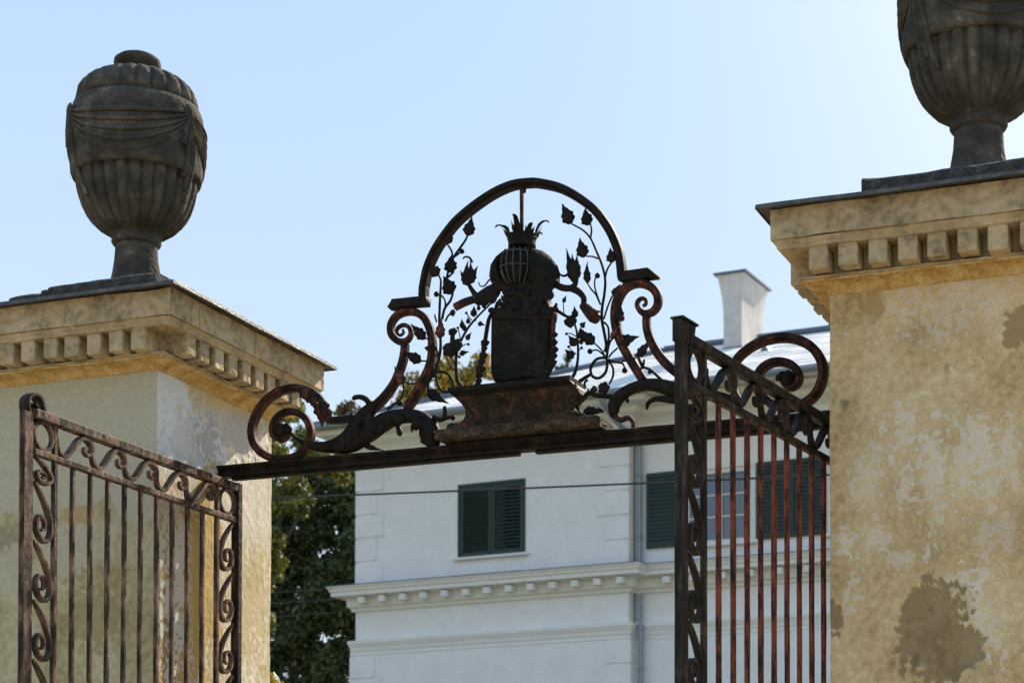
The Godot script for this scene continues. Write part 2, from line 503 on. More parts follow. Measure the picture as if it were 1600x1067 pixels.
func pillar(called: String, label: String, left_x: float, front: Material, side: Material, other: Material, inner_right: bool) -> Node3D:
	var base := Vector3(left_x + SHAFT_W * 0.5, 0, -SHAFT_D * 0.5)
	var t := thing(called, label, "pillar", base, 0.0, "gate pillars")
	var hx := SHAFT_W * 0.5
	var hz := SHAFT_D * 0.5
	# shaft, closed on all sides
	var me := ArrayMesh.new()
	var faces := [
		shaft_face(Vector3(-hx, 0, hz), Vector3.RIGHT, SHAFT_W, Vector3.BACK, front),
		shaft_face(Vector3(hx, 0, hz), Vector3.FORWARD, SHAFT_D, Vector3.RIGHT, side if inner_right else other),
		shaft_face(Vector3(hx, 0, -hz), Vector3.LEFT, SHAFT_W, Vector3.FORWARD, other),
		shaft_face(Vector3(-hx, 0, -hz), Vector3.BACK, SHAFT_D, Vector3.LEFT, other if inner_right else side)]
	for f in faces:
		f[0].commit(me)
		me.surface_set_material(me.get_surface_count() - 1, f[1])
	part_mesh(t, "shaft", me, null)
	# coved bed moulding, mottled from ochre to cream
	var c := Vector3.ZERO
	var m := Mb.new()
	var cove := [[-0.06, 3.97]]
	for k in 7:
		var a := PI * 0.5 * k / 6.0
		cove.append([0.004 + 0.078 * (1.0 - cos(a)), 3.972 + 0.034 * sin(a)])
	cove.append([0.084, 4.012]); cove.append([-0.06, 4.012])
	frame_run(m, c, hx, hz, cove, 40, 0.004)
	part(t, "bed_moulding", m, M.ochre)
	m = Mb.new()
	frame_run(m, c, hx, hz, [[-0.06, 4.013], [0.088, 4.013], [0.088, 4.023], [0.050, 4.024], [0.050, 4.125], [-0.06, 4.125]], 30, 0.004)
	part(t, "dentil_frieze", m, M.cornice)
	m = Mb.new()
	frame_run(m, c, hx, hz, [[-0.06, 4.113], [0.156, 4.113], [0.160, 4.118], [0.160, 4.126], [0.164, 4.131], [0.170, 4.139], [0.170, 4.145], [-0.06, 4.145]], 40, 0.003)
	part(t, "cornice_moulding", m, M.cornice)
	# dentils, one by one
	var pitch := 0.111
	for side_k in 4:
		var half: float = (hx if side_k % 2 == 0 else hz) + 0.050
		var other_half: float = (hz if side_k % 2 == 0 else hx) + 0.050
		var n := int(floor((half * 2.0 + 0.02) / pitch))
		for i in n:
			var s := (i - (n - 1) * 0.5) * pitch + rng.randf_range(-0.003, 0.003)
			var w := 0.071 + rng.randf_range(-0.003, 0.003)
			var dm := Mb.new()
			box(dm, Vector3(-w * 0.5, 4.026 + rng.randf_range(-0.004, 0.004), -0.02), Vector3(w * 0.5, 4.119, 0.100 + rng.randf_range(-0.003, 0.003)), 0.004)
			var d := part(t, "dentil", dm, M.cornice)
			d.rotation.y = side_k * PI * 0.5
			d.position = Basis(Vector3.UP, side_k * PI * 0.5) * Vector3(s, 0, other_half)
	# fascia: blocks of stone, butted with open joints
	for side_k in 4:
		var along: float = (hx if side_k % 2 == 0 else hz) + 0.178
		var away: float = (hz if side_k % 2 == 0 else hx) + 0.178
		var cuts := [-along, along]
		if side_k == 1: cuts = [-along, 0.03, along]
		elif side_k == 2: cuts = [-along, -0.1, along]
		var from_k: float = 0.22 if side_k % 2 == 1 else 0.0       # side blocks stop at the front and back blocks
		for b in cuts.size() - 1:
			var x0: float = cuts[b] + (from_k + 0.002 if b == 0 and side_k % 2 == 1 else 0.0)
			var x1: float = cuts[b + 1] - (from_k + 0.002 if b == cuts.size() - 2 and side_k % 2 == 1 else 0.005 if b < cuts.size() - 2 else 0.0)
			if side_k % 2 == 1:
				x0 = cuts[b] + (0.2235 if b == 0 else 0.0)
				x1 = cuts[b + 1] - (0.2235 if b == cuts.size() - 2 else 0.004)
			var fm := Mb.new()
			var rings := []
			var nseg := 20
			for i in nseg + 1:
				var x := lerpf(x0, x1, float(i) / nseg)
				var ring := []
				for q in [[4.146, 0.0], [4.146, 0.22], [4.258, 0.22], [4.261, 0.214], [4.261, 0.0]]:
					var p := Vector3(x, q[0], away - 0.22 + q[1])
					var wp := p + Vector3(side_k * 7.0 + left_x, 0, 0)
					var chip := maxf(0.0, wob.get_noise_3dv(wp * 30.0) - 0.25) * 0.02 if q[1] > 0.1 else 0.0
					p += Vector3(0, (wob.get_noise_3dv(wp * 40.0)) * 0.003 + (chip if q[0] < 4.2 else -chip), wob.get_noise_3dv(wp * 40.0 + Vector3(9, 9, 9)) * 0.003 - chip)
					ring.append(p)
				rings.append(ring)
			loft(fm, rings)
			part(t, "fascia_block", fm, M.cornice).rotation.y = side_k * PI * 0.5
	# sheet-metal cover, rising to the middle, its drip edge turned down
	m = Mb.new()
	var rings := []
	var ox := hx + 0.222
	var oz := hz + 0.222
	for e in [[0.0, 4.2635], [0.002, 4.255], [0.0, 4.270], [-0.20, 4.298], [-0.36, 4.302]]:
		var ring := []
		for sd in 4:
			for k in 16:
				var x: float = ox + e[0]
				var z: float = oz + e[0]
				var cs := [Vector3(-x, e[1], z), Vector3(x, e[1], z), Vector3(x, e[1], -z), Vector3(-x, e[1], -z)]
				var q: Vector3 = cs[sd].lerp(cs[(sd + 1) % 4], k / 16.0)
				q.y += wob.get_noise_3dv((q + Vector3(left_x, 0, 0)) * 14.0) * 0.007
				ring.append(q)
		rings.append(ring)
	loft(m, rings)
	part(t, "cover_sheet", m, M.sheet_metal)
	# broken capping stones that carry the urn
	var stones := [[-0.42, -0.25, 4.422], [-0.245, -0.205, 4.436], [-0.19, 0.345, 4.446]] if inner_right else [[-0.345, 0.40, 4.446]]
	for s in stones:
		m = Mb.new()
		var rr := []
		for k in 13:
			var x := lerpf(s[0], s[1], k / 12.0)
			var ring := []
			var lean: float = 0.02 if s[0] == -0.19 and k == 0 else 0.0
			for q in [[4.285, -0.35], [4.285, 0.35], [s[2] - 0.012, 0.352], [s[2], 0.335], [s[2], -0.335], [s[2] - 0.012, -0.352]]:
				var p := Vector3(x, q[0], q[1])
				var wp := p + Vector3(left_x * 3.0, 0, 0)
				if q[0] > 4.35: p += Vector3(-lean, wob.get_noise_3dv(wp * 35.0) * 0.012, wob.get_noise_3dv(wp * 35.0 + Vector3(4, 4, 4)) * 0.012)
				ring.append(p)
			rr.append(ring)
		loft(m, rr)
		part(t, "capping_stone", m, M.black_stone)
	return t

# ------------------------------------------------------------------ urns
func make_urn(label: String, at: Vector3) -> Node3D:
	var t := thing("stone_urn", label, "urn", at, 0.0, "stone urns on the gate pillars")
	var z := Vector3(0, 4.41 - at.y, 0)
	z = Vector3.ZERO
	var b := -4.412
	var shift := func(prof: Array) -> Array:
		var o := []
		for p in prof: o.append([p[0], p[1] + b])
		return o
	var m := Mb.new()
	lathe(m, z, shift.call([[0.190, 4.440], [0.192, 4.450], [0.182, 4.458], [0.156, 4.468], [0.136, 4.487], [0.120, 4.52], [0.107, 4.57], [0.098, 4.63], [0.094, 4.702]]), 48)
	part(t, "foot", m, M.urn_stone)
	m = Mb.new()
	lathe(m, z, shift.call([[0.094, 4.700], [0.106, 4.706], [0.113, 4.718], [0.111, 4.730], [0.103, 4.737], [0.107, 4.745], [0.122, 4.754]]), 48)
	part(t, "neck_ring", m, M.urn_stone)
	m = Mb.new()
	var bowl := [[0.115, 4.750], [0.150, 4.764], [0.180, 4.784], [0.207, 4.812], [0.229, 4.842], [0.246, 4.876], [0.258, 4.912], [0.267, 4.95], [0.272, 4.985], [0.274, 5.015]]
	lathe(m, z, shift.call(bowl), 288, 28, 0.085, 2.0)
	part(t, "fluted_bowl", m, M.urn_stone)
	m = Mb.new()
	lathe(m, z, shift.call([[0.262, 5.002], [0.286, 5.000], [0.292, 5.014], [0.296, 5.05], [0.299, 5.10], [0.301, 5.18], [0.299, 5.25], [0.293, 5.30], [0.284, 5.325], [0.262, 5.332]]), 64)
	part(t, "band", m, M.urn_stone)
	m = Mb.new()
	lathe(m, z, shift.call([[0.256, 5.325], [0.272, 5.335], [0.274, 5.36], [0.266, 5.395], [0.247, 5.425], [0.217, 5.452], [0.178, 5.472], [0.132, 5.482], [0.08, 5.485]]), 240, 22, 0.09, 1.9)
	part(t, "lid", m, M.urn_stone)
	m = Mb.new()
	lathe(m, z, shift.call([[0.092, 5.480], [0.080, 5.490], [0.076, 5.506], [0.084, 5.518], [0.100, 5.530], [0.106, 5.542], [0.103, 5.556], [0.086, 5.570], [0.055, 5.580], [0.012, 5.584]]), 40)
	part(t, "knob", m, M.urn_stone)
	# carved drapery: folds hung between three rosettes
	var on := func(a: float, y: float, out: float) -> Vector3:
		var r := 0.301 - 0.9 * pow(maxf(absf(y - 5.18) - 0.03, 0.0), 2.0)
		return Vector3(sin(a) * (r + out), y + b, cos(a) * (r + out))
	for k in 3:
		var a0 := deg_to_rad(82.0 + 120.0 * k)
		var a1 := deg_to_rad(82.0 + 120.0 * (k + 1))
		m = Mb.new()
		for f in 5:
			var pts := []
			var ws := []
			for i in 25:
				var u := i / 24.0
				var sag := 4.0 * u * (1.0 - u)
				pts.append(on.call(lerpf(a0, a1, u), 5.262 - sag * (0.045 + 0.034 * f) - 0.010 * f, 0.003))
				ws.append(0.010 + 0.016 * sag * (1.0 - 0.12 * f))
			sweep_round_surface(m, pts, ws, 0.011 - 0.001 * f)
		part(t, "swag", m, M.urn_stone)
		m = Mb.new()
		for f in 4:
			var da := deg_to_rad(-4.5 + 3.6 * f)
			var low := 5.015 - 0.045 * f + (0.09 if f == 0 else 0.0)
			var pts := []
			var ws := []
			for i in 15:
				var u := i / 14.0
				pts.append(on.call(a0 + da * (0.25 + 1.3 * u) + 0.012 * sin(u * 9.0 + f), lerpf(5.25, low, u), 0.008 - 0.004 * u))
				ws.append(0.012 + 0.02 * u + 0.004 * sin(u * 14.0 + f * 2.0))
			sweep_round_surface(m, pts, ws, 0.015)
		part(t, "hanging_fold", m, M.urn_stone)
		m = Mb.new()
		var n := Vector3(sin(a0), 0, cos(a0))
		flower(m, on.call(a0, 5.262, 0.012), 0.034, 0.034, n, 6)
		part(t, "rosette", m, M.urn_stone)
	return t

func sweep_round_surface(m: Mb, pts: Array, ws: Array, d: float) -> void:   # a rounded fold that lies on an upright surface
	var rings := []
	var L := pts.size()
	for i in L:
		var t: Vector3 = (pts[mini(i + 1, L - 1)] - pts[maxi(i - 1, 0)]).normalized()
		var n := Vector3(pts[i].x, 0, pts[i].z).normalized()
		var sd := t.cross(n).normalized()
		var ring := []
		for k in 8: ring.append(pts[i] + sd * (cos(TAU * k / 8) * ws[i] * 0.5) + n * (sin(TAU * k / 8) * d))
		rings.append(ring)
	loft(m, rings, 9)

# ------------------------------------------------------------------ the gate leaves
# Local axes: +x from the hinge to the free end, y up, z across the leaf.
func gate_leaf(label: String, hinge: Vector2, free: Vector2, body: Material, bars: Material, frame_mat: Material, rolled: bool) -> Node3D:
	var d := free - hinge
	var t := thing("gate_leaf", label, "gate", Vector3(hinge.x, 0.06, hinge.y), atan2(-d.y, d.x), "iron gate leaves")
	var L := d.length()
	var n := Vector3(0, 0, 1)
	var g := 0.06
	var top := 3.585 - g
	var r2 := 3.432 - g
	var low := 0.09
	var mid := 1.05
	var mk := func(called: String, mt: Material, a: Vector3, b: Vector3, c: float) -> MeshInstance3D:
		var m := Mb.new()
		box(m, a, b, c)
		return part(t, called, m, mt)
	mk.call("stile", frame_mat, Vector3(0.0, 0.0, -0.02), Vector3(0.034, top + 0.005, 0.02), 0.004)
	# the free stile: a broad flat with two raised beads
	var m := Mb.new()
	var e := L
	var prof := [[-0.050, -0.012], [-0.050, 0.012], [-0.046, 0.017], [-0.039, 0.017], [-0.036, 0.006], [-0.016, 0.006], [-0.013, 0.017], [-0.004, 0.017], [0.0, 0.012], [0.0, -0.012]]
	var stile_top := 3.565 - g if rolled else 3.61 - g
	var rings := []
	for i in 40:
		var ring := []
		for q in prof: ring.append(Vector3(e + q[0] + wob.get_noise_2d(i * 9.0, 3.0) * 0.0012, stile_top * i / 39.0, q[1] + wob.get_noise_2d(i * 9.0, 33.0) * 0.0012))
		rings.append(ring)
	loft(m, rings)
	part(t, "stile", m, body)
	# rails
	mk.call("rail", body, Vector3(0.034, top - 0.036, -0.020), Vector3(e - 0.06, top, 0.020), 0.004)
	mk.call("rail", body, Vector3(0.034, r2 - 0.024, -0.014), Vector3(e - 0.06, r2, 0.014), 0.003)
	mk.call("rail", body, Vector3(0.034, mid, -0.014), Vector3(e - 0.06, mid + 0.024, 0.014), 0.003)
	mk.call("rail", body, Vector3(0.034, low, -0.018), Vector3(e - 0.06, low + 0.034, 0.018), 0.003)
	# thin uprights beside the scroll columns
	var u0 := 0.178
	var u1 := e - 0.194
	for u in [u0, u1]:
		mk.call("upright", body, Vector3(u - 0.011, low + 0.034, -0.010), Vector3(u + 0.011, top - 0.036, 0.010), 0.003)
	# nine bars
	for k in 9:
		var u := lerpf(u0, u1, (k + 1) / 10.0)
		m = Mb.new()
		rings = []
		for i in 26:
			var y := lerpf(low + 0.034, r2 - 0.024, i / 25.0)
			var w := 0.0088 + wob.get_noise_2d(i * 13.0, k * 40.0) * 0.0012
			var ox := wob.get_noise_2d(i * 3.0, k * 70.0 + 9.0) * 0.003
			var c := w * 0.3
			rings.append([Vector3(u - w + ox, y, -w + c), Vector3(u - w + c + ox, y, -w), Vector3(u + w - c + ox, y, -w), Vector3(u + w + ox, y, -w + c), Vector3(u + w + ox, y, w - c), Vector3(u + w - c + ox, y, w), Vector3(u - w + c + ox, y, w), Vector3(u - w + ox, y, w - c)])
		loft(m, rings)
		part(t, "bar", m, bars)
	# columns of S-scrolls on both sides
	var shape := [[0.02, 0.0], [0.28, -0.13], [0.66, -0.36], [0.93, -0.62], [0.92, -0.84], [0.64, -0.97], [0.28, -0.90], [0.12, -0.71], [0.30, -0.56], [0.58, -0.62], [0.58, -0.76], [0.42, -0.79]]
	for column in 2:
		var a: float = e - 0.060 if column == 0 else 0.036
		var b: float = u1 + 0.011 if column == 0 else u0 - 0.011
		var y := r2 - 0.024
		var first := true
		while y > mid + 0.26:
			var ctrl := []
			var ph := 0.10 if first and column == 0 else 0.228
			for q in shape: ctrl.append(Vector3(lerpf(a, b, 0.06 + q[0] * 0.88), y + q[1] * ph, 0))
			var cv := curve(ctrl, [0.009, 0.013, 0.015, 0.016, 0.016, 0.016, 0.015, 0.014, 0.013, 0.012, 0.011, 0.011], 5)
			m = Mb.new()
			sweep(m, cv[0], cv[1], times(cv[1], 1.7), n)
			part(t, "scroll", m, body)
			y -= ph
			first = false
	# running scrolls between the two top rails
	var wave := [[0.02, 0.62], [0.0, 0.34], [0.08, 0.10], [0.24, 0.08], [0.42, 0.42], [0.60, 0.80], [0.78, 0.95], [0.95, 0.84], [1.0, 0.60], [0.92, 0.40], [0.80, 0.42], [0.78, 0.58], [0.87, 0.62]]
	var span := u1 - u0 - 0.022
	for k in 5:
		var ctrl := []
		for q in wave: ctrl.append(Vector3(u1 - 0.016 - span * (k + q[0] * 0.98) / 5.05, lerpf(r2 + 0.003, top - 0.039, q[1]), 0))
		var cv := curve(ctrl, [0.010, 0.014, 0.017, 0.017, 0.018, 0.019, 0.019, 0.018, 0.017, 0.015, 0.013, 0.012, 0.011], 5)
		m = Mb.new()
		sweep(m, cv[0], cv[1], times(cv[1], 1.6), n)
		part(t, "wave_scroll", m, body)
	# rings in the two end panels of that band
	for q in [[u1 + 0.011, e - 0.060], [0.034, u0 - 0.011]]:
		var ctrl := []
		for i in 17:
			var a := TAU * i / 16.0
			ctrl.append(Vector3((q[0] + q[1]) * 0.5 + cos(a) * (absf(q[1] - q[0]) * 0.5 - 0.007), (r2 + top - 0.036) * 0.5 + sin(a) * ((top - 0.036 - r2) * 0.5 - 0.006), 0))
		var cv := curve(ctrl, [0.013], 2)
		m = Mb.new()
		sweep(m, cv[0], cv[1], times(cv[1], 1.6), n)
		part(t, "ring", m, body)
	if rolled:                           # a strap rolled into a volute on the free stile
		var ctrl := []
		for q in [[0.075, -0.15], [0.050, -0.115], [0.056, -0.065], [0.100, -0.018], [0.116, 0.014], [0.102, 0.044], [0.072, 0.052], [0.045, 0.034], [0.042, 0.002], [0.062, -0.018], [0.084, -0.008], [0.085, 0.014], [0.070, 0.020]]:
			ctrl.append(Vector3(e - 0.075 - (q[0] - 0.075) * 1.25, 3.580 - g + q[1] * 1.2, 0.016))
		var cv := curve(ctrl, [0.016, 0.018, 0.018, 0.018, 0.016, 0.014, 0.013, 0.012, 0.011, 0.010, 0.010, 0.010, 0.010], 6)
		m = Mb.new()
		var dd := []
		for w in cv[1]: dd.append(0.050)
		sweep(m, cv[0], cv[1], dd, n, "channel")
		part(t, "rolled_strap", m, frame_mat)
		m = Mb.new()
		var c2 := curve([Vector3(e - 0.10, r2 + 0.004, 0.016), Vector3(e - 0.085, r2 + 0.014, 0.016), Vector3(e - 0.06, r2 + 0.018, 0.016), Vector3(e - 0.035, r2 + 0.016, 0.016)], [0.022, 0.034, 0.034, 0.022], 6)
		sweep(m, c2[0], c2[1], c2[1], n, "round")
		part(t, "collar", m, body)
	else:                                # a box cap under a small sloping cover
		m = Mb.new()
		box(m, Vector3(e - 0.056, 3.545 - g, -0.016), Vector3(e + 0.004, 3.618 - g, 0.022), 0.003)
		part(t, "stile_cap", m, body)
		m = Mb.new()
		box(m, Vector3(e - 0.115, 3.619 - g, -0.022), Vector3(e + 0.008, 3.627 - g, 0.028), 0.002)
		part(t, "cap_plate", m, body)
		m = Mb.new()
		loft(m, [[Vector3(e - 0.066, 3.49 - g, -0.012), Vector3(e - 0.066, 3.49 - g, 0.012), Vector3(e - 0.085, 3.52 - g, 0.012), Vector3(e - 0.085, 3.52 - g, -0.012)], [Vector3(e - 0.066, 3.618 - g, -0.012), Vector3(e - 0.066, 3.618 - g, 0.012), Vector3(e - 0.110, 3.618 - g, 0.012), Vector3(e - 0.110, 3.618 - g, -0.012)]])
		part(t, "cap_bracket", m, body)
	# hinge straps let into the pillar
	for y in [0.55, 1.45, 2.30]:
		m = Mb.new()
		box(m, Vector3(-0.085, y - 0.03, -0.008), Vector3(0.12, y + 0.03, -0.022), 0.002)
		part(t, "hinge", m, frame_mat)
	return t

# ------------------------------------------------------------------ the ironwork above the gate
var ow: Node3D
func iron_px(called: String, px: Array, w: Array, kind := "rect", depth := 1.0, mt: Material = null, z := GATE_Z, n := 5) -> void:
	# a bar along points of the picture that lie in the gate's plane; w in pixels
	var cv := curve(on_gate(px, z), times(w, PXM), n)
	var m := Mb.new()
	sweep(m, cv[0], cv[1], times(cv[1], depth), Vector3.BACK, kind)
	part(ow, called, m, mt if mt else M.iron, ow.position)

func leaf_px(px: Array, w: float, curl := 0.0, called := "leaf", z := GATE_Z, mt: Material = null) -> void:
	var p := on_gate(px, z)
	var m := Mb.new()
	leaf(m, p[0], p[1], w * PXM, Vector3.BACK, curl)
	part(ow, called, m, mt if mt else M.iron, ow.position)

func berry_px(p: Vector2, r: float) -> void:
	var m := Mb.new()
	ball(m, at_z(p, GATE_Z), r * PXM)
	part(ow, "berry", m, M.iron, ow.position)

func flower_px(p: Vector2, rx: float, ry: float, petals := 5, z := GATE_Z + 0.01, mt: Material = null, turn := 0.0) -> void:
	var m := Mb.new()
	flower(m, at_z(p, z), rx * PXM, ry * PXM, Vector3.BACK, petals, turn)
	part(ow, "flower", m, mt if mt else M.iron, ow.position)

func plate_px(called: String, px: Array, z0: float, z1: float, bevel: float, mt: Material) -> void:
	var poly := PackedVector2Array()
	for p in px:
		var q := at_z(p, (z0 + z1) * 0.5)
		poly.append(Vector2(q.x, q.y))
	var m := Mb.new()
	plate(m, poly, z0, z1, bevel)
	part(ow, called, m, mt, ow.position)

func overthrow() -> void:
	ow = thing("gate_overthrow", "wrought-iron arched crest with shield, helmet, crown, vines and scrolls on the beam over the gate", "ironwork", Vector3(1.475, 3.59, GATE_Z))
	var ZA := Vector2(580, 260); var ZB := Vector2(820, 260); var ZC := Vector2(580, 440); var ZD := Vector2(820, 440)
	var S1 := 5.335
	var ZE := Vector2(380, 560); var S2 := 4.444
	var ZF := Vector2(680, 560)
	var ZH := Vector2(740, 320); var SH := 5.925
	var ZI := Vector2(740, 460); var SI := 6.669
	var ZJ := Vector2(640, 320); var ZK := Vector2(640, 460); var ZL := Vector2(860, 280); var ZM := Vector2(860, 460)
	var S3 := 5.929
	var ZN := Vector2(940, 400); var SN := 4.108
	# the beam: a moulded bar with a batten under it, broken at the gate stop
	var m := Mb.new()
	var rings := []
	var prof := [[3.614, -0.030], [3.614, 0.020], [3.620, 0.026], [3.634, 0.020], [3.640, 0.016], [3.648, 0.022], [3.652, 0.032], [3.664, 0.032], [3.666, -0.030]]
	for i in 61:
		var x := lerpf(-0.03, 2.98, i / 60.0)
		var ring := []
		for q in prof: ring.append(Vector3(x, q[0] + wob.get_noise_2d(x * 60.0, q[0] * 900.0) * 0.002, GATE_Z + q[1] + wob.get_noise_2d(x * 90.0, 40.0 + q[0] * 900.0) * 0.002))
		rings.append(ring)
	loft(m, rings)
	part(ow, "beam", m, M.iron, ow.position)
	var gap0 := at_z(Vector2(811, 712), GATE_Z).x
	var gap1 := at_z(Vector2(837, 709), GATE_Z).x
	for q in [[0.06, gap0], [gap1, 2.9]]:
		m = Mb.new()
		box(m, Vector3(q[0], 3.600, GATE_Z - 0.024), Vector3(q[1], 3.6135, GATE_Z + 0.008), 0.002)
		part(ow, "batten", m, M.iron, ow.position)
	# arch
	var arch := zoomed(ZC, S1, [432, 168, 436, 60]) + zoomed(ZA, S1, [442, 985, 470, 850, 530, 710, 610, 585, 715, 455, 870, 325, 1030, 220, 1180, 157, 1310, 138]) + zoomed(ZB, S1, [120, 140, 290, 178, 440, 255, 580, 362, 675, 480, 735, 585, 780, 700, 800, 800, 808, 870, 812, 925])
	iron_px("arch", arch, [13], "channel", 1.7, M.iron, GATE_Z, 4)
	plate_px("ledge", zoomed(ZC, S1, [190, 152, 290, 142, 385, 131, 480, 130, 476, 205, 395, 212, 300, 222, 215, 233, 165, 240, 148, 222, 175, 180]), GATE_Z - 0.024, GATE_Z + 0.026, 0.003, M.iron)
	plate_px("ledge", zoomed(ZB, S1, [785, 882, 835, 879, 940, 865, 1040, 851, 1085, 885, 1118, 912, 1112, 936, 1040, 945, 930, 958, 820, 972, 785, 955]), GATE_Z - 0.024, GATE_Z + 0.026, 0.003, M.iron)
	# side volutes
	iron_px("volute", zoomed(ZC, S1, [290, 1067, 380, 930, 445, 805, 492, 690, 508, 570, 500, 440, 455, 320, 385, 262, 300, 250, 215, 282, 165, 355, 168, 440, 225, 498, 295, 492, 330, 440, 318, 385, 270, 362, 222, 385, 214, 425, 240, 448, 268, 425, 262, 398]), [15, 15, 14, 13.5, 13, 12.5, 12.5, 12, 12, 12, 11.5, 11, 10.5, 9.5, 8, 7, 6.5, 6, 5, 4.5, 4, 4], "channel", 1.15, M.rusty_iron)
	iron_px("volute", zoomed(ZC, S1, [-30, 1090, 90, 985, 185, 860, 235, 745, 268, 640, 282, 520]), [15, 14.5, 13.5, 13, 13, 12], "channel", 1.15, M.rusty_iron)
	iron_px("volute", zoomed(ZD, S1, [990, 825, 905, 690, 815, 530, 768, 400, 755, 255, 785, 130, 850, 45, 950, 12, 1045, 40, 1105, 110, 1108, 195, 1062, 255, 995, 265, 950, 225, 940, 175, 970, 142, 1008, 150, 1008, 190, 985, 200]), [13, 13.5, 14, 14, 14, 14, 13.5, 13, 13, 12.5, 12, 11, 10, 8, 7, 6, 5.5, 5, 4.5], "channel", 1.15, M.rusty_iron)
	iron_px("volute", zoomed(ZD, S1, [1015, 280, 1018, 380, 1050, 490, 1110, 600, 1185, 690, 1270, 762, 1380, 830]), [11, 12, 13, 13.5, 14, 14, 14], "channel", 1.15, M.rusty_iron)
	# the big scroll at the left end, with its acanthus
	var big := zoomed(ZE, S2, [592, 440, 568, 335, 505, 255, 425, 216, 330, 208, 210, 250, 115, 345, 62, 465, 68, 575, 125, 655, 215, 697, 320, 695, 405, 655, 455, 585, 468, 505, 440, 428, 385, 383, 310, 370, 240, 405, 203, 475, 212, 535, 258, 562, 300, 545, 318, 500])
	iron_px("end_scroll", big, [9, 11, 12, 12, 12.5, 13, 13, 13, 13, 12.5, 12.5, 12, 12, 12, 11.5, 11.5, 11, 11, 11, 11, 11, 10, 9, 8], "channel", 1.4, M.rusty_iron)
	m = Mb.new()
	ball(m, at_z(ZE + Vector2(262, 505) / S2, GATE_Z), 13.5 * PXM, 14)
	for q in [[300, 470], [318, 490], [300, 500]]: ball(m, at_z(ZE + Vector2(q[0], q[1]) / S2, GATE_Z + 0.02), 5.5 * PXM)
	part(ow, "scroll_eye", m, M.iron, ow.position)
	for q in [[415, 212, 452, 308, 15], [470, 228, 512, 365, 17], [540, 290, 558, 478, 22], [580, 350, 592, 465, 15], [500, 250, 470, 330, 10]]:
		leaf_px(zoomed(ZE, S2, [q[0], q[1], q[2], q[3]]), q[4] * 1.3, 0.08, "acanthus_leaf", GATE_Z + 0.022, M.rusty_iron)
	# mirror scroll at the right end
	var big_r := zoomed(Vector2(1040, 500), 5.926, [700, 770, 620, 600, 650, 395, 760, 275, 900, 200, 1060, 165, 1220, 180, 1360, 255, 1445, 380, 1460, 520, 1410, 660, 1310, 760, 1150, 810, 990, 780, 880, 680, 850, 560, 890, 460, 980, 400, 1090, 390, 1190, 430, 1240, 510, 1225, 590, 1160, 630, 1110, 600, 1110, 550])
	iron_px("end_scroll", big_r, [8, 10, 12.5, 13, 13.5, 13.5, 13.5, 14, 14, 14, 14, 13.5, 13.5, 13, 13, 13, 13, 13, 12.5, 12, 12, 11, 10, 9, 8], "channel", 1.4, M.rusty_iron)
	m = Mb.new()
	ball(m, at_z(Vector2(1040, 500) + Vector2(1135, 550) / 5.926, GATE_Z), 13.0 * PXM, 14)
	for q in [[1080, 505], [1135, 495], [1050, 535]]: ball(m, at_z(Vector2(1040, 500) + Vector2(q[0], q[1]) / 5.926, GATE_Z + 0.02), 5.5 * PXM)
	part(ow, "scroll_eye", m, M.iron, ow.position)
	# left acanthus stem and its drooping arm
	iron_px("acanthus_stem", zoomed(ZE, S2, [318, 500, 365, 555, 450, 598, 560, 615, 660, 600, 745, 545, 800, 460, 850, 390, 920, 320]), [3, 6, 13, 19, 26, 30, 29, 25, 18], "round", 1.1)
	iron_px("acanthus_arm", zoomed(ZE, S2, [660, 640, 760, 600, 880, 510, 980, 440, 1080, 405, 1180, 402, 1255, 440, 1295, 505, 1298, 570, 1280, 612]), [10, 26, 33, 32, 26, 23, 28, 36, 36, 28], "round", 0.9)
	iron_px("tie_bar", zoomed(ZE, S2, [590, 432, 680, 428, 775, 415]), [10, 10, 11], "rect", 2.0)
	iron_px("acanthus_curl", zoomed(ZE, S2, [885, 335, 858, 290, 815, 268, 775, 272, 760, 288]), [12, 10, 8.5, 8, 4], "round", 1.2)
	iron_px("acanthus_curl", zoomed(ZE, S2, [775, 440, 762, 410, 745, 388]), [12, 12, 7], "round", 1.2)
	iron_px("acanthus_curl", zoomed(ZE, S2, [1060, 455, 1078, 485, 1085, 515, 1082, 538]), [8, 8, 10, 5], "round", 1.2)
	leaf_px(zoomed(ZE, S2, [830, 600, 975, 648]), 9, -0.05)
	leaf_px(zoomed(ZE, S2, [860, 600, 850, 540]), 12, 0.1)
	for q in [[790, 560, 742, 385, 20], [850, 480, 890, 345, 18], [700, 620, 560, 590, 18], [980, 470, 870, 520, 18], [1120, 420, 1000, 430, 18], [1250, 470, 1160, 400, 20], [1290, 480, 1265, 590, 22]]:
		leaf_px(zoomed(ZE, S2, [q[0], q[1], q[2], q[3]]), q[4] * 1.2, 0.06, "acanthus_leaf", GATE_Z + 0.03)
	iron_px("vine_stem", zoomed(ZE, S2, [1320, 405, 1365, 425, 1410, 412, 1460, 408]), [9, 9, 8, 4], "round")
	iron_px("vine_stem", zoomed(ZE, S2, [1395, 420, 1402, 380, 1398, 335]), [7, 8, 6], "round")
	berry_px(ZE + Vector2(1455, 412) / S2, 4.5)
	leaf_px(zoomed(ZK, S3, [165, 890, 350, 1030]), 17, -0.10)
	iron_px("vine_stem", zoomed(ZK, S3, [168, 900, 175, 820, 215, 740]), [3, 4, 5], "round")
	leaf_px(zoomed(ZE, S2, [1410, 500, 1500, 440]), 13, 0.05)
	for q in [[1165, 500, 9], [1200, 490, 8], [1222, 520, 9]]:
		leaf_px(zoomed(ZE, S2, [q[0] + 30, q[1] - 50, q[0], q[1] + 20]), q[2] * 1.3, 0.05)
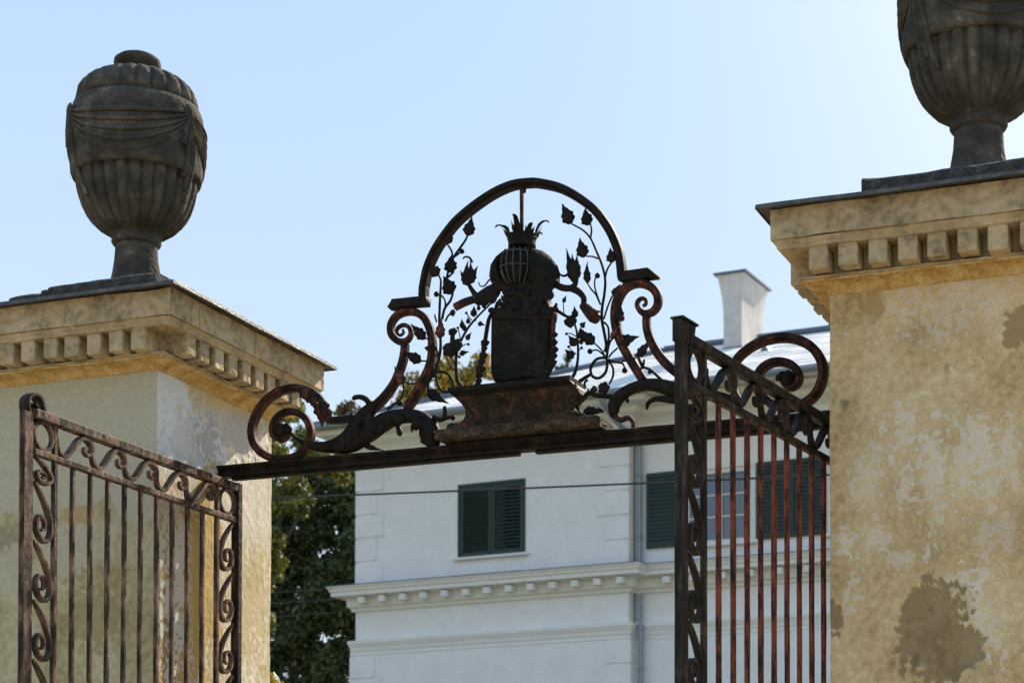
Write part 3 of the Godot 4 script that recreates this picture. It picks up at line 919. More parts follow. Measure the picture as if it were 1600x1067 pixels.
	# right acanthus
	iron_px("acanthus_arm", zoomed(ZF, 4.0, [1560, 215, 1480, 190, 1400, 170, 1320, 165, 1240, 185, 1170, 225, 1125, 280, 1118, 335, 1130, 365]), [22, 24, 22, 19, 19, 20, 22, 18, 10], "round", 0.9)
	iron_px("acanthus_curl", zoomed(ZF, 4.0, [1120, 350, 1160, 385, 1205, 372, 1235, 395, 1238, 430]), [10, 9, 8, 7, 6], "round", 1.1, M.rusty_iron)
	iron_px("acanthus_arm", zoomed(ZF, 4.0, [1560, 265, 1480, 258, 1410, 252, 1360, 260, 1330, 285, 1325, 318]), [14, 13, 10, 8, 7, 4], "round", 1.1)
	iron_px("acanthus_curl", zoomed(ZF, 4.0, [1195, 240, 1202, 265, 1200, 278]), [7, 7, 3], "round", 1.1)
	iron_px("acanthus_arm", zoomed(Vector2(1040, 500), 5.926, [120, 640, 300, 690, 470, 700, 620, 740, 720, 790]), [24, 20, 16, 14, 10], "round", 0.9)
	# pedestal
	var P := func(x: float, y: float) -> Vector3: return at_z(ZF + Vector2(x, y) / 4.0, GATE_Z)
	var lx := [[132, 218, 1.15], [134, 246, 1.15], [160, 256, 0.86], [196, 302, 0.66], [214, 335, 0.56], [214, 375, 0.56], [200, 405, 0.62], [165, 428, 0.80], [110, 462, 0.98], [56, 474, 1.28], [56, 532, 1.28]]
	var rx := [[890, 132], [888, 160], [935, 196], [925, 232], [893, 268], [885, 310], [900, 338], [945, 358], [1000, 380], [1062, 394], [1064, 446]]
	rings = []
	for i in lx.size():
		var a: Vector3 = P.call(lx[i][0], lx[i][1])
		var b: Vector3 = P.call(rx[i][0], rx[i][1])
		if i == 2: b.x -= 0.02
		var y := (a.y + b.y) * 0.5
		var dz: float = 0.075 * lx[i][2]
		var ring := []
		var nn := 24
		for k in nn + 1:                  # front, with upright gadroons round the waist
			var u := float(k) / nn
			var rib: float = 0.011 * absf(sin(u * PI * 9.0)) if i >= 3 and i <= 7 else 0.0
			ring.append(Vector3(lerpf(a.x, b.x, u), y, GATE_Z + dz + rib))
		ring.append(Vector3(b.x, y, GATE_Z - dz)); ring.append(Vector3(a.x, y, GATE_Z - dz))
		rings.append(ring)
	for q in [[0, 2, "pedestal_top", M.iron], [2, 8, "pedestal_waist", M.pedestal_iron], [8, 10, "pedestal_plinth", M.plinth_iron]]:
		m = Mb.new()
		loft(m, rings.slice(q[0], q[1] + 1))
		part(ow, q[2], m, q[3], ow.position)
	iron_px("foot_scroll", zoomed(ZF, 4.0, [990, 375, 1030, 395, 1060, 425]), [9, 9, 7], "round", 1.4, M.rusty_iron)
	iron_px("foot_scroll", zoomed(ZF, 4.0, [145, 440, 120, 425, 85, 430]), [9, 11, 7], "round", 1.4)
	leaf_px(zoomed(ZF, 4.0, [1005, 320, 1065, 328]), 7, 0.0)
	leaf_px(zoomed(ZF, 4.0, [925, 335, 1062, 325]), 15, 0.1, "leaf", GATE_Z + 0.01)
	iron_px("foot_scroll", zoomed(ZF, 4.0, [935, 240, 965, 215, 1010, 230, 1060, 235, 1110, 240]), [7, 8, 8, 8, 9], "round", 1.1)
	iron_px("foot_scroll", zoomed(ZF, 4.0, [890, 290, 900, 330, 930, 352]), [5, 5, 4], "round", 1.1)
	# shield: a rounded cartouche plate with a raised rim
	var sh := zoomed(ZI, SI, [205, 190, 300, 180, 420, 178, 540, 178, 660, 178, 810, 185, 820, 300, 815, 450, 806, 600, 795, 740, 780, 830, 740, 885, 660, 905, 560, 900, 480, 912, 400, 928, 320, 940, 262, 925, 220, 880, 200, 800, 196, 700, 198, 560, 200, 420, 202, 300])
	plate_px("shield", sh, GATE_Z - 0.012, GATE_Z + 0.030, 0.016, M.shield_iron)
	var rim := sh.duplicate()
	rim.append(sh[0])
	iron_px("shield_rim", rim, [4.5], "round", 1.6, M.shield_iron, GATE_Z + 0.012, 2)
	iron_px("shield_foot", zoomed(ZI, SI, [492, 890, 492, 930, 490, 985]), [11, 8, 9], "rect", 1.4)
	# mantling between helmet and shield
	plate_px("mantling", zoomed(ZH, SH, [200, 640, 330, 700, 420, 730, 560, 700, 690, 650, 785, 690, 760, 740, 715, 775, 735, 830, 700, 870, 730, 940, 765, 1000, 752, 1080, 650, 1085, 420, 1082, 192, 1076, 195, 1000, 225, 915, 262, 962, 282, 915, 300, 870, 276, 830, 285, 785, 230, 760, 165, 715]), GATE_Z - 0.018, GATE_Z + 0.036, 0.004, M.iron)
	iron_px("mantling_arm", zoomed(ZH, SH, [290, 745, 200, 770, 120, 805, 50, 850, -20, 885]), [16, 17, 15, 14, 12], "round", 0.8)
	for q in [[150, 800, 12], [95, 860, 13], [170, 870, 9], [50, 880, 9], [200, 820, 9]]:
		flower_px(ZH + Vector2(q[0], q[1]) / SH, q[2], q[2] * 0.9, 5, GATE_Z + 0.02, M.iron, q[0] * 0.05)
	for q in [[235, 940, 240, 860, 10], [200, 1000, 150, 960, 10], [700, 860, 745, 815, 9], [730, 950, 800, 975, 10], [290, 880, 250, 840, 8], [640, 720, 640, 650, 14], [300, 720, 290, 650, 14], [480, 830, 520, 760, 16], [380, 840, 340, 770, 16], [600, 900, 660, 840, 16], [300, 940, 270, 880, 12], [420, 960, 380, 900, 16], [560, 1000, 610, 940, 16], [680, 1020, 720, 960, 12]]:
		leaf_px(zoomed(ZH, SH, [q[0], q[1], q[2], q[3]]), q[4] * 1.2, 0.1, "mantling_leaf", GATE_Z + 0.036)
	for q in [[520, 760, 45, 20], [600, 720, 40, 24], [300, 760, 50, 26], [430, 830, 50, 28], [620, 860, 46, 28], [330, 960, 46, 26], [520, 990, 50, 26], [690, 800, 34, 24], [215, 770, 34, 24], [690, 980, 36, 24]]:
		flower_px(ZH + Vector2(q[0], q[1]) / SH, q[2] / SH * 1.25, q[3] / SH * 1.7, 4, GATE_Z + 0.036, M.iron, q[0] * 0.1)
	# helmet with a barred visor, and the two hoods of the mantle beside it
	var hc := at_z(ZH + Vector2(410, 575) / SH, GATE_Z + 0.01)
	var hr := 26.5 * PXM
	m = Mb.new()
	rings = []
	for i in range(1, 14):
		var a := PI * i / 14.0
		var ring := []
		for k in 28:
			var b := TAU * k / 28
			ring.append(hc + Vector3(sin(b) * sin(a) * hr, -cos(a) * hr * 1.22, cos(b) * sin(a) * hr))
		rings.append(ring)
	loft(m, rings, 8)
	part(ow, "helmet", m, M.shield_iron, ow.position)
	var look := (EYE - hc)
	look = Vector3(look.x * 0.35, 0, look.z).normalized()
	var side := Vector3.UP.cross(look)
	for k in 5:
		var b := (k - 2) * 0.40
		var pts := []
		for i in 15:
			var a := lerpf(-0.75, 0.95, i / 14.0)
			var dir := (look * cos(b) + side * sin(b)) * cos(a) + Vector3.UP * (-sin(a))
			pts.append(hc + Vector3(dir.x * (hr + 0.010), dir.y * (hr * 1.22 + 0.010), dir.z * (hr + 0.010)))
		m = Mb.new()
		var ws := []
		for i in 15: ws.append(0.0075)
		sweep(m, pts, ws, ws, look, "round")
		part(ow, "visor_bar", m, M.grey_iron, ow.position)
	for a0 in [-0.55, 0.12]:
		var pts := []
		for i in 17:
			var b := lerpf(-0.95, 0.95, i / 16.0)
			var dir: Vector3 = (look * cos(b) + side * sin(b)) * cos(a0) + Vector3.UP * (-sin(a0))
			pts.append(hc + Vector3(dir.x * (hr + 0.012), dir.y * (hr * 1.22 + 0.012), dir.z * (hr + 0.012)))
		m = Mb.new()
		var ws := []
		for i in 17: ws.append(0.006)
		sweep(m, pts, ws, ws, Vector3.UP, "round")
		part(ow, "visor_band", m, M.grey_iron, ow.position)
	for sgn in [-1.0, 1.0]:
		var edge: Array = [[330, 402], [270, 440], [200, 510], [152, 590], [142, 660], [160, 720], [240, 770], [300, 770]] if sgn < 0 else [[560, 402], [640, 425], [715, 480], [775, 560], [798, 640], [792, 710], [720, 760], [600, 750]]
		var inn: Array = [[350, 420], [320, 455], [290, 510], [270, 570], [268, 630], [280, 690], [305, 740], [320, 760]] if sgn < 0 else [[500, 420], [520, 455], [545, 510], [558, 570], [560, 630], [550, 690], [530, 730], [520, 745]]
		m = Mb.new()
		rings = []
		for i in edge.size():
			var a: Vector3 = at_z(ZH + Vector2(edge[i][0], edge[i][1]) / SH, GATE_Z)
			var b: Vector3 = at_z(ZH + Vector2(inn[i][0], inn[i][1]) / SH, GATE_Z)
			var ring := []
			for k in 9:
				var u := k / 8.0
				ring.append(a.lerp(b, u) + Vector3(0, 0, 0.066 * sin(u * PI * 0.62) * sin(PI * (i + 0.6) / 8.2)))
			for k in 9:
				var u := 1.0 - k / 8.0
				ring.append(a.lerp(b, u) + Vector3(0, 0, -0.05 * sin(u * PI * 0.62) * sin(PI * (i + 0.6) / 8.2) - 0.006))
			rings.append(ring)
		loft(m, rings, 6)
		part(ow, "mantle_hood", m, M.shield_iron, ow.position)
	# crown: a flared band with leaves round its rim
	var cb := at_z(ZH + Vector2(448, 398) / SH, GATE_Z)
	m = Mb.new()
	rings = []
	for q in [[0.056, 0.0], [0.060, 0.004], [0.058, 0.012], [0.060, 0.03], [0.065, 0.052], [0.062, 0.052], [0.056, 0.02], [0.052, 0.002]]:
		var ring := []
		for k in 32: ring.append(cb + Vector3(sin(TAU * k / 32) * q[0], q[1], cos(TAU * k / 32) * q[0]))
		rings.append(ring)
	loft(m, rings, 5)
	part(ow, "crown_band", m, M.iron, ow.position)
	for k in 8:
		var b := TAU * (k + 0.12) / 8
		var dir := Vector3(sin(b), 0, cos(b))
		var along := Vector3(cos(b), 0, -sin(b))
		var tall := 1.0 if k % 2 == 0 else 0.62
		var ctrl := []
		for q in [[0.060, 0.035], [0.064, 0.062], [0.074, 0.088], [0.092, 0.104], [0.110, 0.106], [0.120, 0.098]]: ctrl.append(cb + dir * (0.060 + (q[0] - 0.060) * tall) + Vector3(0, 0.035 + (q[1] - 0.035) * tall, 0))
		var cv := curve(ctrl, [0.034 * tall, 0.030 * tall, 0.024, 0.019, 0.013, 0.005], 4)
		var th := []
		for w in cv[1]: th.append(0.006)
		m = Mb.new()
		sweep(m, cv[0], cv[1], th, dir, "round")
		for sgn in [-1.0, 1.0]: leaf(m, cb + dir * 0.062 + Vector3(0, 0.045, 0) + along * sgn * 0.010, cb + dir * (0.066 + 0.014 * tall) + Vector3(0, 0.045 + 0.046 * tall, 0) + along * sgn * 0.022, 0.015, dir, 0.0, 3)
		part(ow, "crown_leaf", m, M.iron, ow.position)
	iron_px("hanger_rod", zoomed(ZH, SH, [446, -175, 446, 60, 447, 225, 448, 400]), [6, 5.5, 5.5, 5.5], "rect", 0.8, M.rusty_iron)
	iron_px("hanger_hook", zoomed(ZH, SH, [430, -165, 442, -150, 470, -150, 470, -110]), [5, 5, 5, 4], "rect", 0.8)

	# left vine
	var vine := func(o: Vector2, s: float, flat: Array, w: Array) -> void: iron_px("vine_stem", zoomed(o, s, flat), w, "round", 1.0)
	vine.call(ZJ, S3, [215, 1600, 262, 1460, 285, 1340, 285, 1240, 275, 1100, 278, 950, 285, 800, 288, 700, 265, 645], [5, 5, 5, 4.6, 4.4, 4.4, 4, 3.4, 3])
	vine.call(ZJ, S3, [300, 1060, 325, 960, 375, 890, 402, 820], [4.4, 4.2, 4, 3.4])
	vine.call(ZJ, S3, [330, 940, 328, 890, 305, 850, 270, 832], [3.2, 3, 3, 2.6])
	vine.call(ZJ, S3, [340, 690, 352, 640, 375, 540, 410, 480, 470, 395, 518, 325, 535, 285], [4, 4, 4, 4, 4, 3.6, 3])
	vine.call(ZJ, S3, [395, 480, 388, 425, 345, 360], [3.4, 3.4, 3])
	vine.call(ZJ, S3, [345, 680, 390, 640, 412, 615], [3.4, 3.4, 3.4])
	vine.call(ZJ, S3, [415, 482, 445, 460, 475, 435], [3, 3, 3])
	berry_px(ZJ + Vector2(485, 430) / S3, 4.2); berry_px(ZJ + Vector2(248, 828) / S3, 4.6)
	leaf_px(zoomed(ZJ, S3, [538, 288, 590, 108]), 21, -0.10)
	leaf_px(zoomed(ZJ, S3, [362, 362, 388, 225]), 13, -0.15, "leaf", GATE_Z + 0.035)
	leaf_px(zoomed(ZJ, S3, [388, 628, 372, 450]), 22, 0.16)
	leaf_px(zoomed(ZJ, S3, [272, 650, 175, 560]), 18, 0.1, "leaf", GATE_Z + 0.035)
	leaf_px(zoomed(ZJ, S3, [398, 822, 312, 660]), 24, 0.0)
	# oak-like spray beside the crown, on the cut branch
	for q in [[545, 745, 462, 612, 10, 0.05], [540, 740, 515, 520, 13, 0.12], [548, 740, 590, 520, 12, -0.18], [555, 730, 632, 565, 12, 0.0], [560, 720, 605, 680, 7, 0.0], [545, 700, 530, 560, 16, 0.0]]:
		leaf_px(zoomed(ZJ, S3, [q[0], q[1], q[2], q[3]]), q[4] * 1.25, q[5])
	iron_px("curl", zoomed(ZJ, S3, [580, 530, 555, 490, 515, 482, 492, 500]), [4.5, 3.6, 3, 2.4], "round")
	iron_px("branch", zoomed(ZJ, S3, [548, 735, 580, 790, 625, 845, 690, 850, 745, 800]), [7, 8, 11, 12, 9], "round", 0.9)
	iron_px("curl", zoomed(ZJ, S3, [640, 715, 655, 752, 695, 748, 740, 690], ), [2, 2.2, 2.4, 3], "round")
	iron_px("cut_branch", zoomed(ZJ, S3, [420, 950, 500, 908, 580, 880, 660, 860]), [13, 13.5, 13, 12], "round", 1.0, M.rusty_iron)
	flower_px(ZJ + Vector2(680, 870) / S3, 15, 13, 5)
	leaf_px(zoomed(ZK, S3, [282, 410, 295, 212]), 17, 0.0, "bud", GATE_Z + 0.012, M.rusty_iron)
	vine.call(ZK, S3, [330, 250, 355, 200, 385, 170], [3.4, 3, 3])
	flower_px(ZK + Vector2(398, 170) / S3, 5, 6, 5)
	vine.call(ZK, S3, [250, 255, 238, 215, 232, 185], [3, 3, 2.4])
	# leaves on the left volute
	leaf_px(zoomed(ZC, S1, [450, 478, 328, 352]), 17, 0.0, "leaf", GATE_Z + 0.02)
	leaf_px(zoomed(ZC, S1, [415, 668, 268, 582]), 17, 0.0, "leaf", GATE_Z + 0.02)
	vine.call(ZC, S1, [448, 472, 500, 492, 545, 560, 560, 640], [2.6, 2.8, 3, 3.4])
	vine.call(ZC, S1, [415, 662, 470, 665, 512, 700, 520, 760], [2.6, 2.8, 3, 3.4])
	leaf_px(zoomed(ZC, S1, [490, 560, 438, 550]), 9, 0.0)
	vine.call(ZC, S1, [485, 556, 520, 580, 545, 620], [2.4, 2.6, 2.6])
	leaf_px(zoomed(ZC, S1, [275, 850, 178, 715]), 17, 0.1, "leaf", GATE_Z + 0.03, M.rusty_iron)
	vine.call(ZC, S1, [268, 830, 330, 852, 400, 830, 470, 785], [2.6, 3, 3, 3])
	vine.call(ZC, S1, [268, 840, 268, 920, 240, 985, 180, 1030, 130, 1067], [2.6, 3, 3.6, 4, 4])
	berry_px(ZC + Vector2(235, 1010) / S1, 5.5)
	# loop and the rose vine left of the shield
	vine.call(ZK, S3, [120, 752, 230, 722, 330, 722, 392, 790, 395, 865, 345, 905, 285, 880, 250, 800, 240, 700], [3, 4, 4.6, 4.8, 4.8, 4.6, 4.4, 4.2, 4])
	vine.call(ZK, S3, [385, 868, 420, 875, 470, 868], [4, 5, 6])
	vine.call(ZK, S3, [545, 895, 480, 850, 440, 780, 428, 650, 440, 520, 482, 415, 545, 305, 625, 210, 720, 115, 800, 40], [5, 6, 6, 5, 4.6, 4.2, 3.8, 3.4, 3, 2.6])
	vine.call(ZK, S3, [415, 700, 375, 660, 350, 600, 340, 560], [3, 3, 3, 3])
	vine.call(ZK, S3, [425, 660, 395, 590, 370, 540], [3, 3, 3])
	for q in [[595, 208, 598, 102, 10], [545, 272, 540, 205, 7], [490, 318, 484, 222, 8], [512, 342, 515, 278, 8], [525, 422, 574, 350, 8], [632, 266, 700, 286, 7], [460, 552, 554, 530, 8], [640, 150, 640, 80, 6], [690, 130, 690, 70, 6]]:
		leaf_px(zoomed(ZK, S3, [q[0], q[1], q[2], q[3]]), q[4] * 1.15, 0.0)
	for q in [[525, 172, 538, 192, 575, 240], [446, 310, 455, 340, 470, 415], [545, 462, 510, 465, 475, 490], [605, 237, 598, 238, 590, 245], [460, 580, 450, 575, 440, 565]]:
		vine.call(ZK, S3, [q[0], q[1], q[2], q[3], q[4], q[5]], [1.8, 1.8, 2])
		berry_px(ZK + Vector2(q[0], q[1]) / S3, 2.4)
	flower_px(ZK + Vector2(372, 510) / S3, 14, 13, 5, GATE_Z + 0.01, M.iron, 0.3)
	flower_px(ZK + Vector2(435, 470) / S3, 10, 11, 5, GATE_Z + 0.02, M.iron, 0.8)
	flower_px(ZK + Vector2(398, 345) / S3, 8.5, 6.5, 5, GATE_Z + 0.01, M.iron, 0.5)
	iron_px("flower_neck", zoomed(ZK, S3, [400, 360, 398, 400, 405, 450]), [8, 8, 12], "round")
	# garland left of the shield
	iron_px("ribbon_rod", zoomed(ZK, S3, [765, 165, 735, 230, 715, 330, 700, 430, 680, 560, 655, 700, 635, 860, 650, 920]), [5, 6.5, 7, 7, 7, 7, 7, 6], "round")
	for q in [[697, 448, 8], [690, 500, 6], [682, 565, 8], [668, 620, 7], [655, 690, 9.5], [645, 745, 7], [640, 800, 6], [630, 850, 8], [640, 890, 6]]:
		flower_px(ZK + Vector2(q[0], q[1]) / S3, q[2], q[2] * 0.85, 5, GATE_Z + 0.012, M.iron, q[1] * 0.01)
	flower_px(ZK + Vector2(755, 145) / S3, 6, 5, 5)
	# garland right of the shield
	iron_px("ribbon_rod", zoomed(ZI, SI, [815, 180, 838, 230, 832, 320, 828, 430, 832, 560, 815, 680, 770, 790, 735, 880, 745, 960]), [6, 8, 8, 7, 7, 7, 8, 8, 7], "round", 1.0, M.rusty_iron, GATE_Z + 0.03)
	for q in [[850, 420, 5], [835, 500, 7], [850, 575, 6], [840, 640, 6], [815, 710, 9], [785, 760, 9], [760, 810, 9], [740, 870, 9], [770, 880, 7], [735, 930, 7]]:
		flower_px(ZI + Vector2(q[0], q[1]) / SI, q[2], q[2] * 0.85, 5, GATE_Z + 0.04, M.iron, q[1] * 0.01)
	# right vine
	vine.call(ZL, S3, [505, 1600, 520, 1540, 500, 1420, 478, 1300, 482, 1180, 503, 1050, 508, 920, 478, 790, 425, 660, 372, 545, 300, 470, 200, 415], [5.5, 5.5, 5.2, 5, 4.6, 4.4, 4.2, 4, 3.8, 3.4, 3, 2.6])
	vine.call(ZL, S3, [373, 540, 382, 475, 372, 412], [3.2, 3, 2.6])
	vine.call(ZL, S3, [440, 735, 395, 717, 335, 714], [3, 2.6, 2.4])
	vine.call(ZL, S3, [512, 900, 528, 835, 572, 765], [3.2, 3, 2.6])
	vine.call(ZL, S3, [465, 1160, 430, 1060, 410, 980, 418, 910], [3, 2.8, 2.6, 2.2])
	vine.call(ZL, S3, [465, 1160, 420, 1065, 380, 1020, 345, 962], [3.2, 3, 2.8, 2.4])
	leaf_px(zoomed(ZL, S3, [195, 412, 108, 226]), 21, 0.0)
	leaf_px(zoomed(ZL, S3, [362, 424, 296, 268]), 19, 0.2)
	leaf_px(zoomed(ZL, S3, [318, 722, 262, 545]), 20, 0.06)
	leaf_px(zoomed(ZL, S3, [580, 770, 548, 635]), 17, 0.05, "leaf", GATE_Z + 0.02)
	leaf_px(zoomed(ZL, S3, [348, 965, 330, 762]), 12, 0.08)
	berry_px(ZL + Vector2(437, 893) / S3, 4.4)
	for q in [[225, 960, 148, 640, 13, 0.0], [235, 900, 200, 690, 11, 0.0], [240, 900, 248, 700, 12, 0.0], [235, 860, 150, 775, 8, 0.0], [245, 920, 280, 790, 9, 0.0]]:
		leaf_px(zoomed(ZL, S3, [q[0], q[1], q[2], q[3]]), q[4] * 1.2, q[5])
	iron_px("branch", zoomed(ZL, S3, [240, 850, 238, 920, 222, 985, 170, 1010, 100, 1000, 20, 955, -40, 900]), [10, 9, 9, 11, 11, 10, 9], "round", 0.9)
	iron_px("branch", zoomed(ZM, S3, [190, -60, 255, -30, 305, 20, 310, 75, 300, 110]), [12, 11, 10, 9, 8], "round", 1.0)
	iron_px("curl", zoomed(ZL, S3, [60, 800, 90, 880, 135, 895, 165, 870, 160, 845]), [3, 3, 4, 3.4, 3], "round")
	iron_px("cut_branch", zoomed(ZM, S3, [295, 95, 350, 150, 400, 205, 440, 235]), [12, 18, 20, 15], "round", 1.0, M.rusty_iron)
	leaf_px(zoomed(ZM, S3, [350, 180, 475, 165]), 14, -0.1, "leaf", GATE_Z + 0.02, M.rusty_iron)
	vine.call(ZM, S3, [575, 15, 535, 105, 495, 230], [3, 3, 3])
	vine.call(ZM, S3, [485, 250, 535, 300, 542, 420, 528, 540, 520, 600], [3, 3.6, 4, 4.4, 4.6])
	vine.call(ZM, S3, [610, 385, 560, 430, 535, 510, 525, 590], [3, 3.2, 3.4, 3.6])
	vine.call(ZM, S3, [400, 445, 470, 510, 512, 582], [2.6, 2.8, 3])
	vine.call(ZM, S3, [385, 520, 440, 518, 505, 572], [2.4, 2.6, 2.8])
	vine.call(ZM, S3, [540, 585, 575, 540, 625, 495], [3, 3, 2.8])
	vine.call(ZM, S3, [525, 600, 600, 625, 670, 640, 690, 690], [4, 4, 3.4, 2.6])
	berry_px(ZM + Vector2(368, 527) / S3, 4.4); berry_px(ZM + Vector2(690, 705) / S3, 4.6)
	leaf_px(zoomed(ZM, S3, [408, 455, 262, 330]), 18, 0.0)
	leaf_px(zoomed(ZM, S3, [640, 450, 828, 388]), 19, 0.0)
	leaf_px(zoomed(ZM, S3, [640, 250, 650, 75]), 15, 0.0, "leaf", GATE_Z + 0.03)
	leaf_px(zoomed(ZM, S3, [670, 250, 655, 170]), 9, 0.0, "leaf", GATE_Z + 0.035, M.rusty_iron)
	leaf_px(zoomed(ZM, S3, [560, 410, 655, 262]), 9, 0.0, "leaf", GATE_Z + 0.03, M.rusty_iron)
	vine.call(ZM, S3, [520, 585, 430, 600, 375, 680, 390, 755, 450, 775, 510, 725, 528, 640, 520, 585], [4.8, 4.8, 4.8, 4.8, 4.8, 4.8, 4.8, 4.8])
	vine.call(ZM, S3, [385, 735, 325, 770, 268, 808], [5, 6, 6.4])
	vine.call(ZM, S3, [540, 610, 580, 680, 580, 760, 545, 832], [4, 3.8, 3.6, 3.2])
	flower_px(ZM + Vector2(495, 865) / S3, 10, 10, 5)
	flower_px(ZM + Vector2(405, 880) / S3, 6, 6, 4, GATE_Z + 0.01, M.rusty_iron)
	vine.call(ZM, S3, [330, 870, 318, 820, 350, 790], [3, 4, 4])
	vine.call(ZM, S3, [345, 870, 370, 905, 420, 920, 500, 935], [2.6, 2.6, 2.6, 2.6])
	vine.call(ZM, S3, [180, 795, 228, 725, 255, 600, 256, 470, 240, 320, 200, 235, 130, 192, 40, 135], [6, 5.4, 4.4, 4, 3.6, 3.8, 5, 6])
	for q in [[232, 218, 224, 108, 10], [285, 305, 328, 252, 9], [300, 412, 278, 305, 15], [238, 475, 168, 378, 12], [215, 590, 136, 508, 12], [120, 78, 149, 6, 6], [270, 455, 320, 410, 8]]:
		leaf_px(zoomed(ZM, S3, [q[0], q[1], q[2], q[3]]), q[4] * 1.15, 0.0)
	flower_px(ZM + Vector2(185, 250) / S3, 11, 10, 4, GATE_Z + 0.01, M.iron, 0.6)
	vine.call(ZM, S3, [125, 170, 120, 80], [1.8, 1.6])
	for q in [[150, 365, 190, 362, 240, 390], [170, 485, 200, 520, 240, 555], [290, 495, 275, 505, 262, 525], [55, 92, 62, 120, 80, 150]]:
		vine.call(ZM, S3, [q[0], q[1], q[2], q[3], q[4], q[5]], [1.8, 1.8, 2])
		berry_px(ZM + Vector2(q[0], q[1]) / S3, 2.5)
	# right-hand twigs
	leaf_px(zoomed(ZN, SN, [232, 645, 325, 540]), 15, -0.15, "leaf", GATE_Z, M.rusty_iron)
	leaf_px(zoomed(ZN, SN, [78, 262, 122, 178]), 14, 0.0)
	iron_px("vine_stem", zoomed(ZN, SN, [228, 625, 245, 670, 265, 710]), [4.5, 5, 6], "round")
	iron_px("vine_stem", zoomed(ZN, SN, [275, 665, 270, 690, 268, 712]), [3.4, 4, 4.4], "round")
	iron_px("vine_stem", zoomed(ZN, SN, [225, 745, 262, 718, 310, 728, 370, 780, 430, 830, 475, 850]), [3.6, 4, 4.2, 4.6, 5, 6], "round")
	iron_px("vine_stem", zoomed(ZN, SN, [130, 675, 175, 668, 222, 652]), [3, 3, 3], "round")
	berry_px(ZN + Vector2(310, 745) / SN, 3.4)

# ------------------------------------------------------------------ the manor house
var house: Node3D
const HOUSE_AT := Vector3(-15.091, 0, -29.808)
const HOUSE_TURN := -3.9

func on_house(p: Vector2, zl: float) -> Vector3:                # local point on the house where a ray of the picture meets the plane z = zl
	var b := Basis(Vector3.UP, deg_to_rad(HOUSE_TURN))
	var e := b.inverse() * (EYE - HOUSE_AT)
	var d := b.inverse() * ray(p)
	return e + d * ((zl - e.z) / d.z)

func hb(called: String, a: Vector3, b: Vector3, mt: Material, c := 0.0, parent: Node = null) -> MeshInstance3D:
	var m := Mb.new()
	box(m, a, b, c)
	return part(parent if parent else house, called, m, mt)

func wall_sheet(called: String, x0: float, x1: float, y0: float, y1: float, zf: float, zb: float, holes: Array) -> void:
	# a solid wall with real openings
	var xs := [x0, x1]
	var ys := [y0, y1]
	for h in holes:
		xs.append(h.position.x); xs.append(h.end.x); ys.append(h.position.y); ys.append(h.end.y)
	xs.sort(); ys.sort()
	var m := Mb.new()
	for i in xs.size() - 1:
		for j in ys.size() - 1:
			if xs[i + 1] - xs[i] < 0.001 or ys[j + 1] - ys[j] < 0.001: continue
			var c := Vector2((xs[i] + xs[i + 1]) * 0.5, (ys[j] + ys[j + 1]) * 0.5)
			var open := false
			for h in holes: open = open or h.has_point(c)
			if open: continue
			m.quad(Vector3(xs[i], ys[j], zf), Vector3(xs[i], ys[j + 1], zf), Vector3(xs[i + 1], ys[j + 1], zf), Vector3(xs[i + 1], ys[j], zf))
			m.quad(Vector3(xs[i], ys[j], zb), Vector3(xs[i + 1], ys[j], zb), Vector3(xs[i + 1], ys[j + 1], zb), Vector3(xs[i], ys[j + 1], zb))
	for h in [Rect2(x0, y0, x1 - x0, y1 - y0)] + holes:
		var inward: bool = h.position.x > x0
		var a := Vector2(h.position.x, h.position.y)
		var b := Vector2(h.end.x, h.end.y)
		var loop := [Vector2(a.x, a.y), Vector2(b.x, a.y), Vector2(b.x, b.y), Vector2(a.x, b.y)]
		for k in 4:
			var p: Vector2 = loop[k]
			var q: Vector2 = loop[(k + 1) % 4]
			if inward: m.quad(Vector3(p.x, p.y, zb), Vector3(q.x, q.y, zb), Vector3(q.x, q.y, zf), Vector3(p.x, p.y, zf))
			else: m.quad(Vector3(p.x, p.y, zf), Vector3(q.x, q.y, zf), Vector3(q.x, q.y, zb), Vector3(p.x, p.y, zb))
	m.done()
	part(house, called, m, M.house_wall)

func run_moulding(called: String, prof: Array, mt: Material) -> void:
	# a moulding along the left return, the wing, the step back and the main front; prof [overhang, height] closed
	var m := Mb.new()
	var rows := []
	for k in 5:
		var row := []
		for p in prof:
			var o: float = p[0]
			row.append([Vector3(-o, p[1], -9.0), Vector3(-o, p[1], o), Vector3(6.19 + o, p[1], o), Vector3(6.19 + o, p[1], -0.30 + o), Vector3(22.0, p[1], -0.30 + o)][k])
		rows.append(row)
	var n := prof.size()
	for i in 4:
		for k in n: m.quad(rows[i][k], rows[i + 1][k], rows[i + 1][(k + 1) % n], rows[i][(k + 1) % n])
	for e in [0, 4]:
		for k in range(1, n - 1):
			if e == 0: m.tri(rows[e][0], rows[e][k], rows[e][k + 1])
			else: m.tri(rows[e][0], rows[e][k + 1], rows[e][k])
	m.done()
	part(house, called, m, mt)

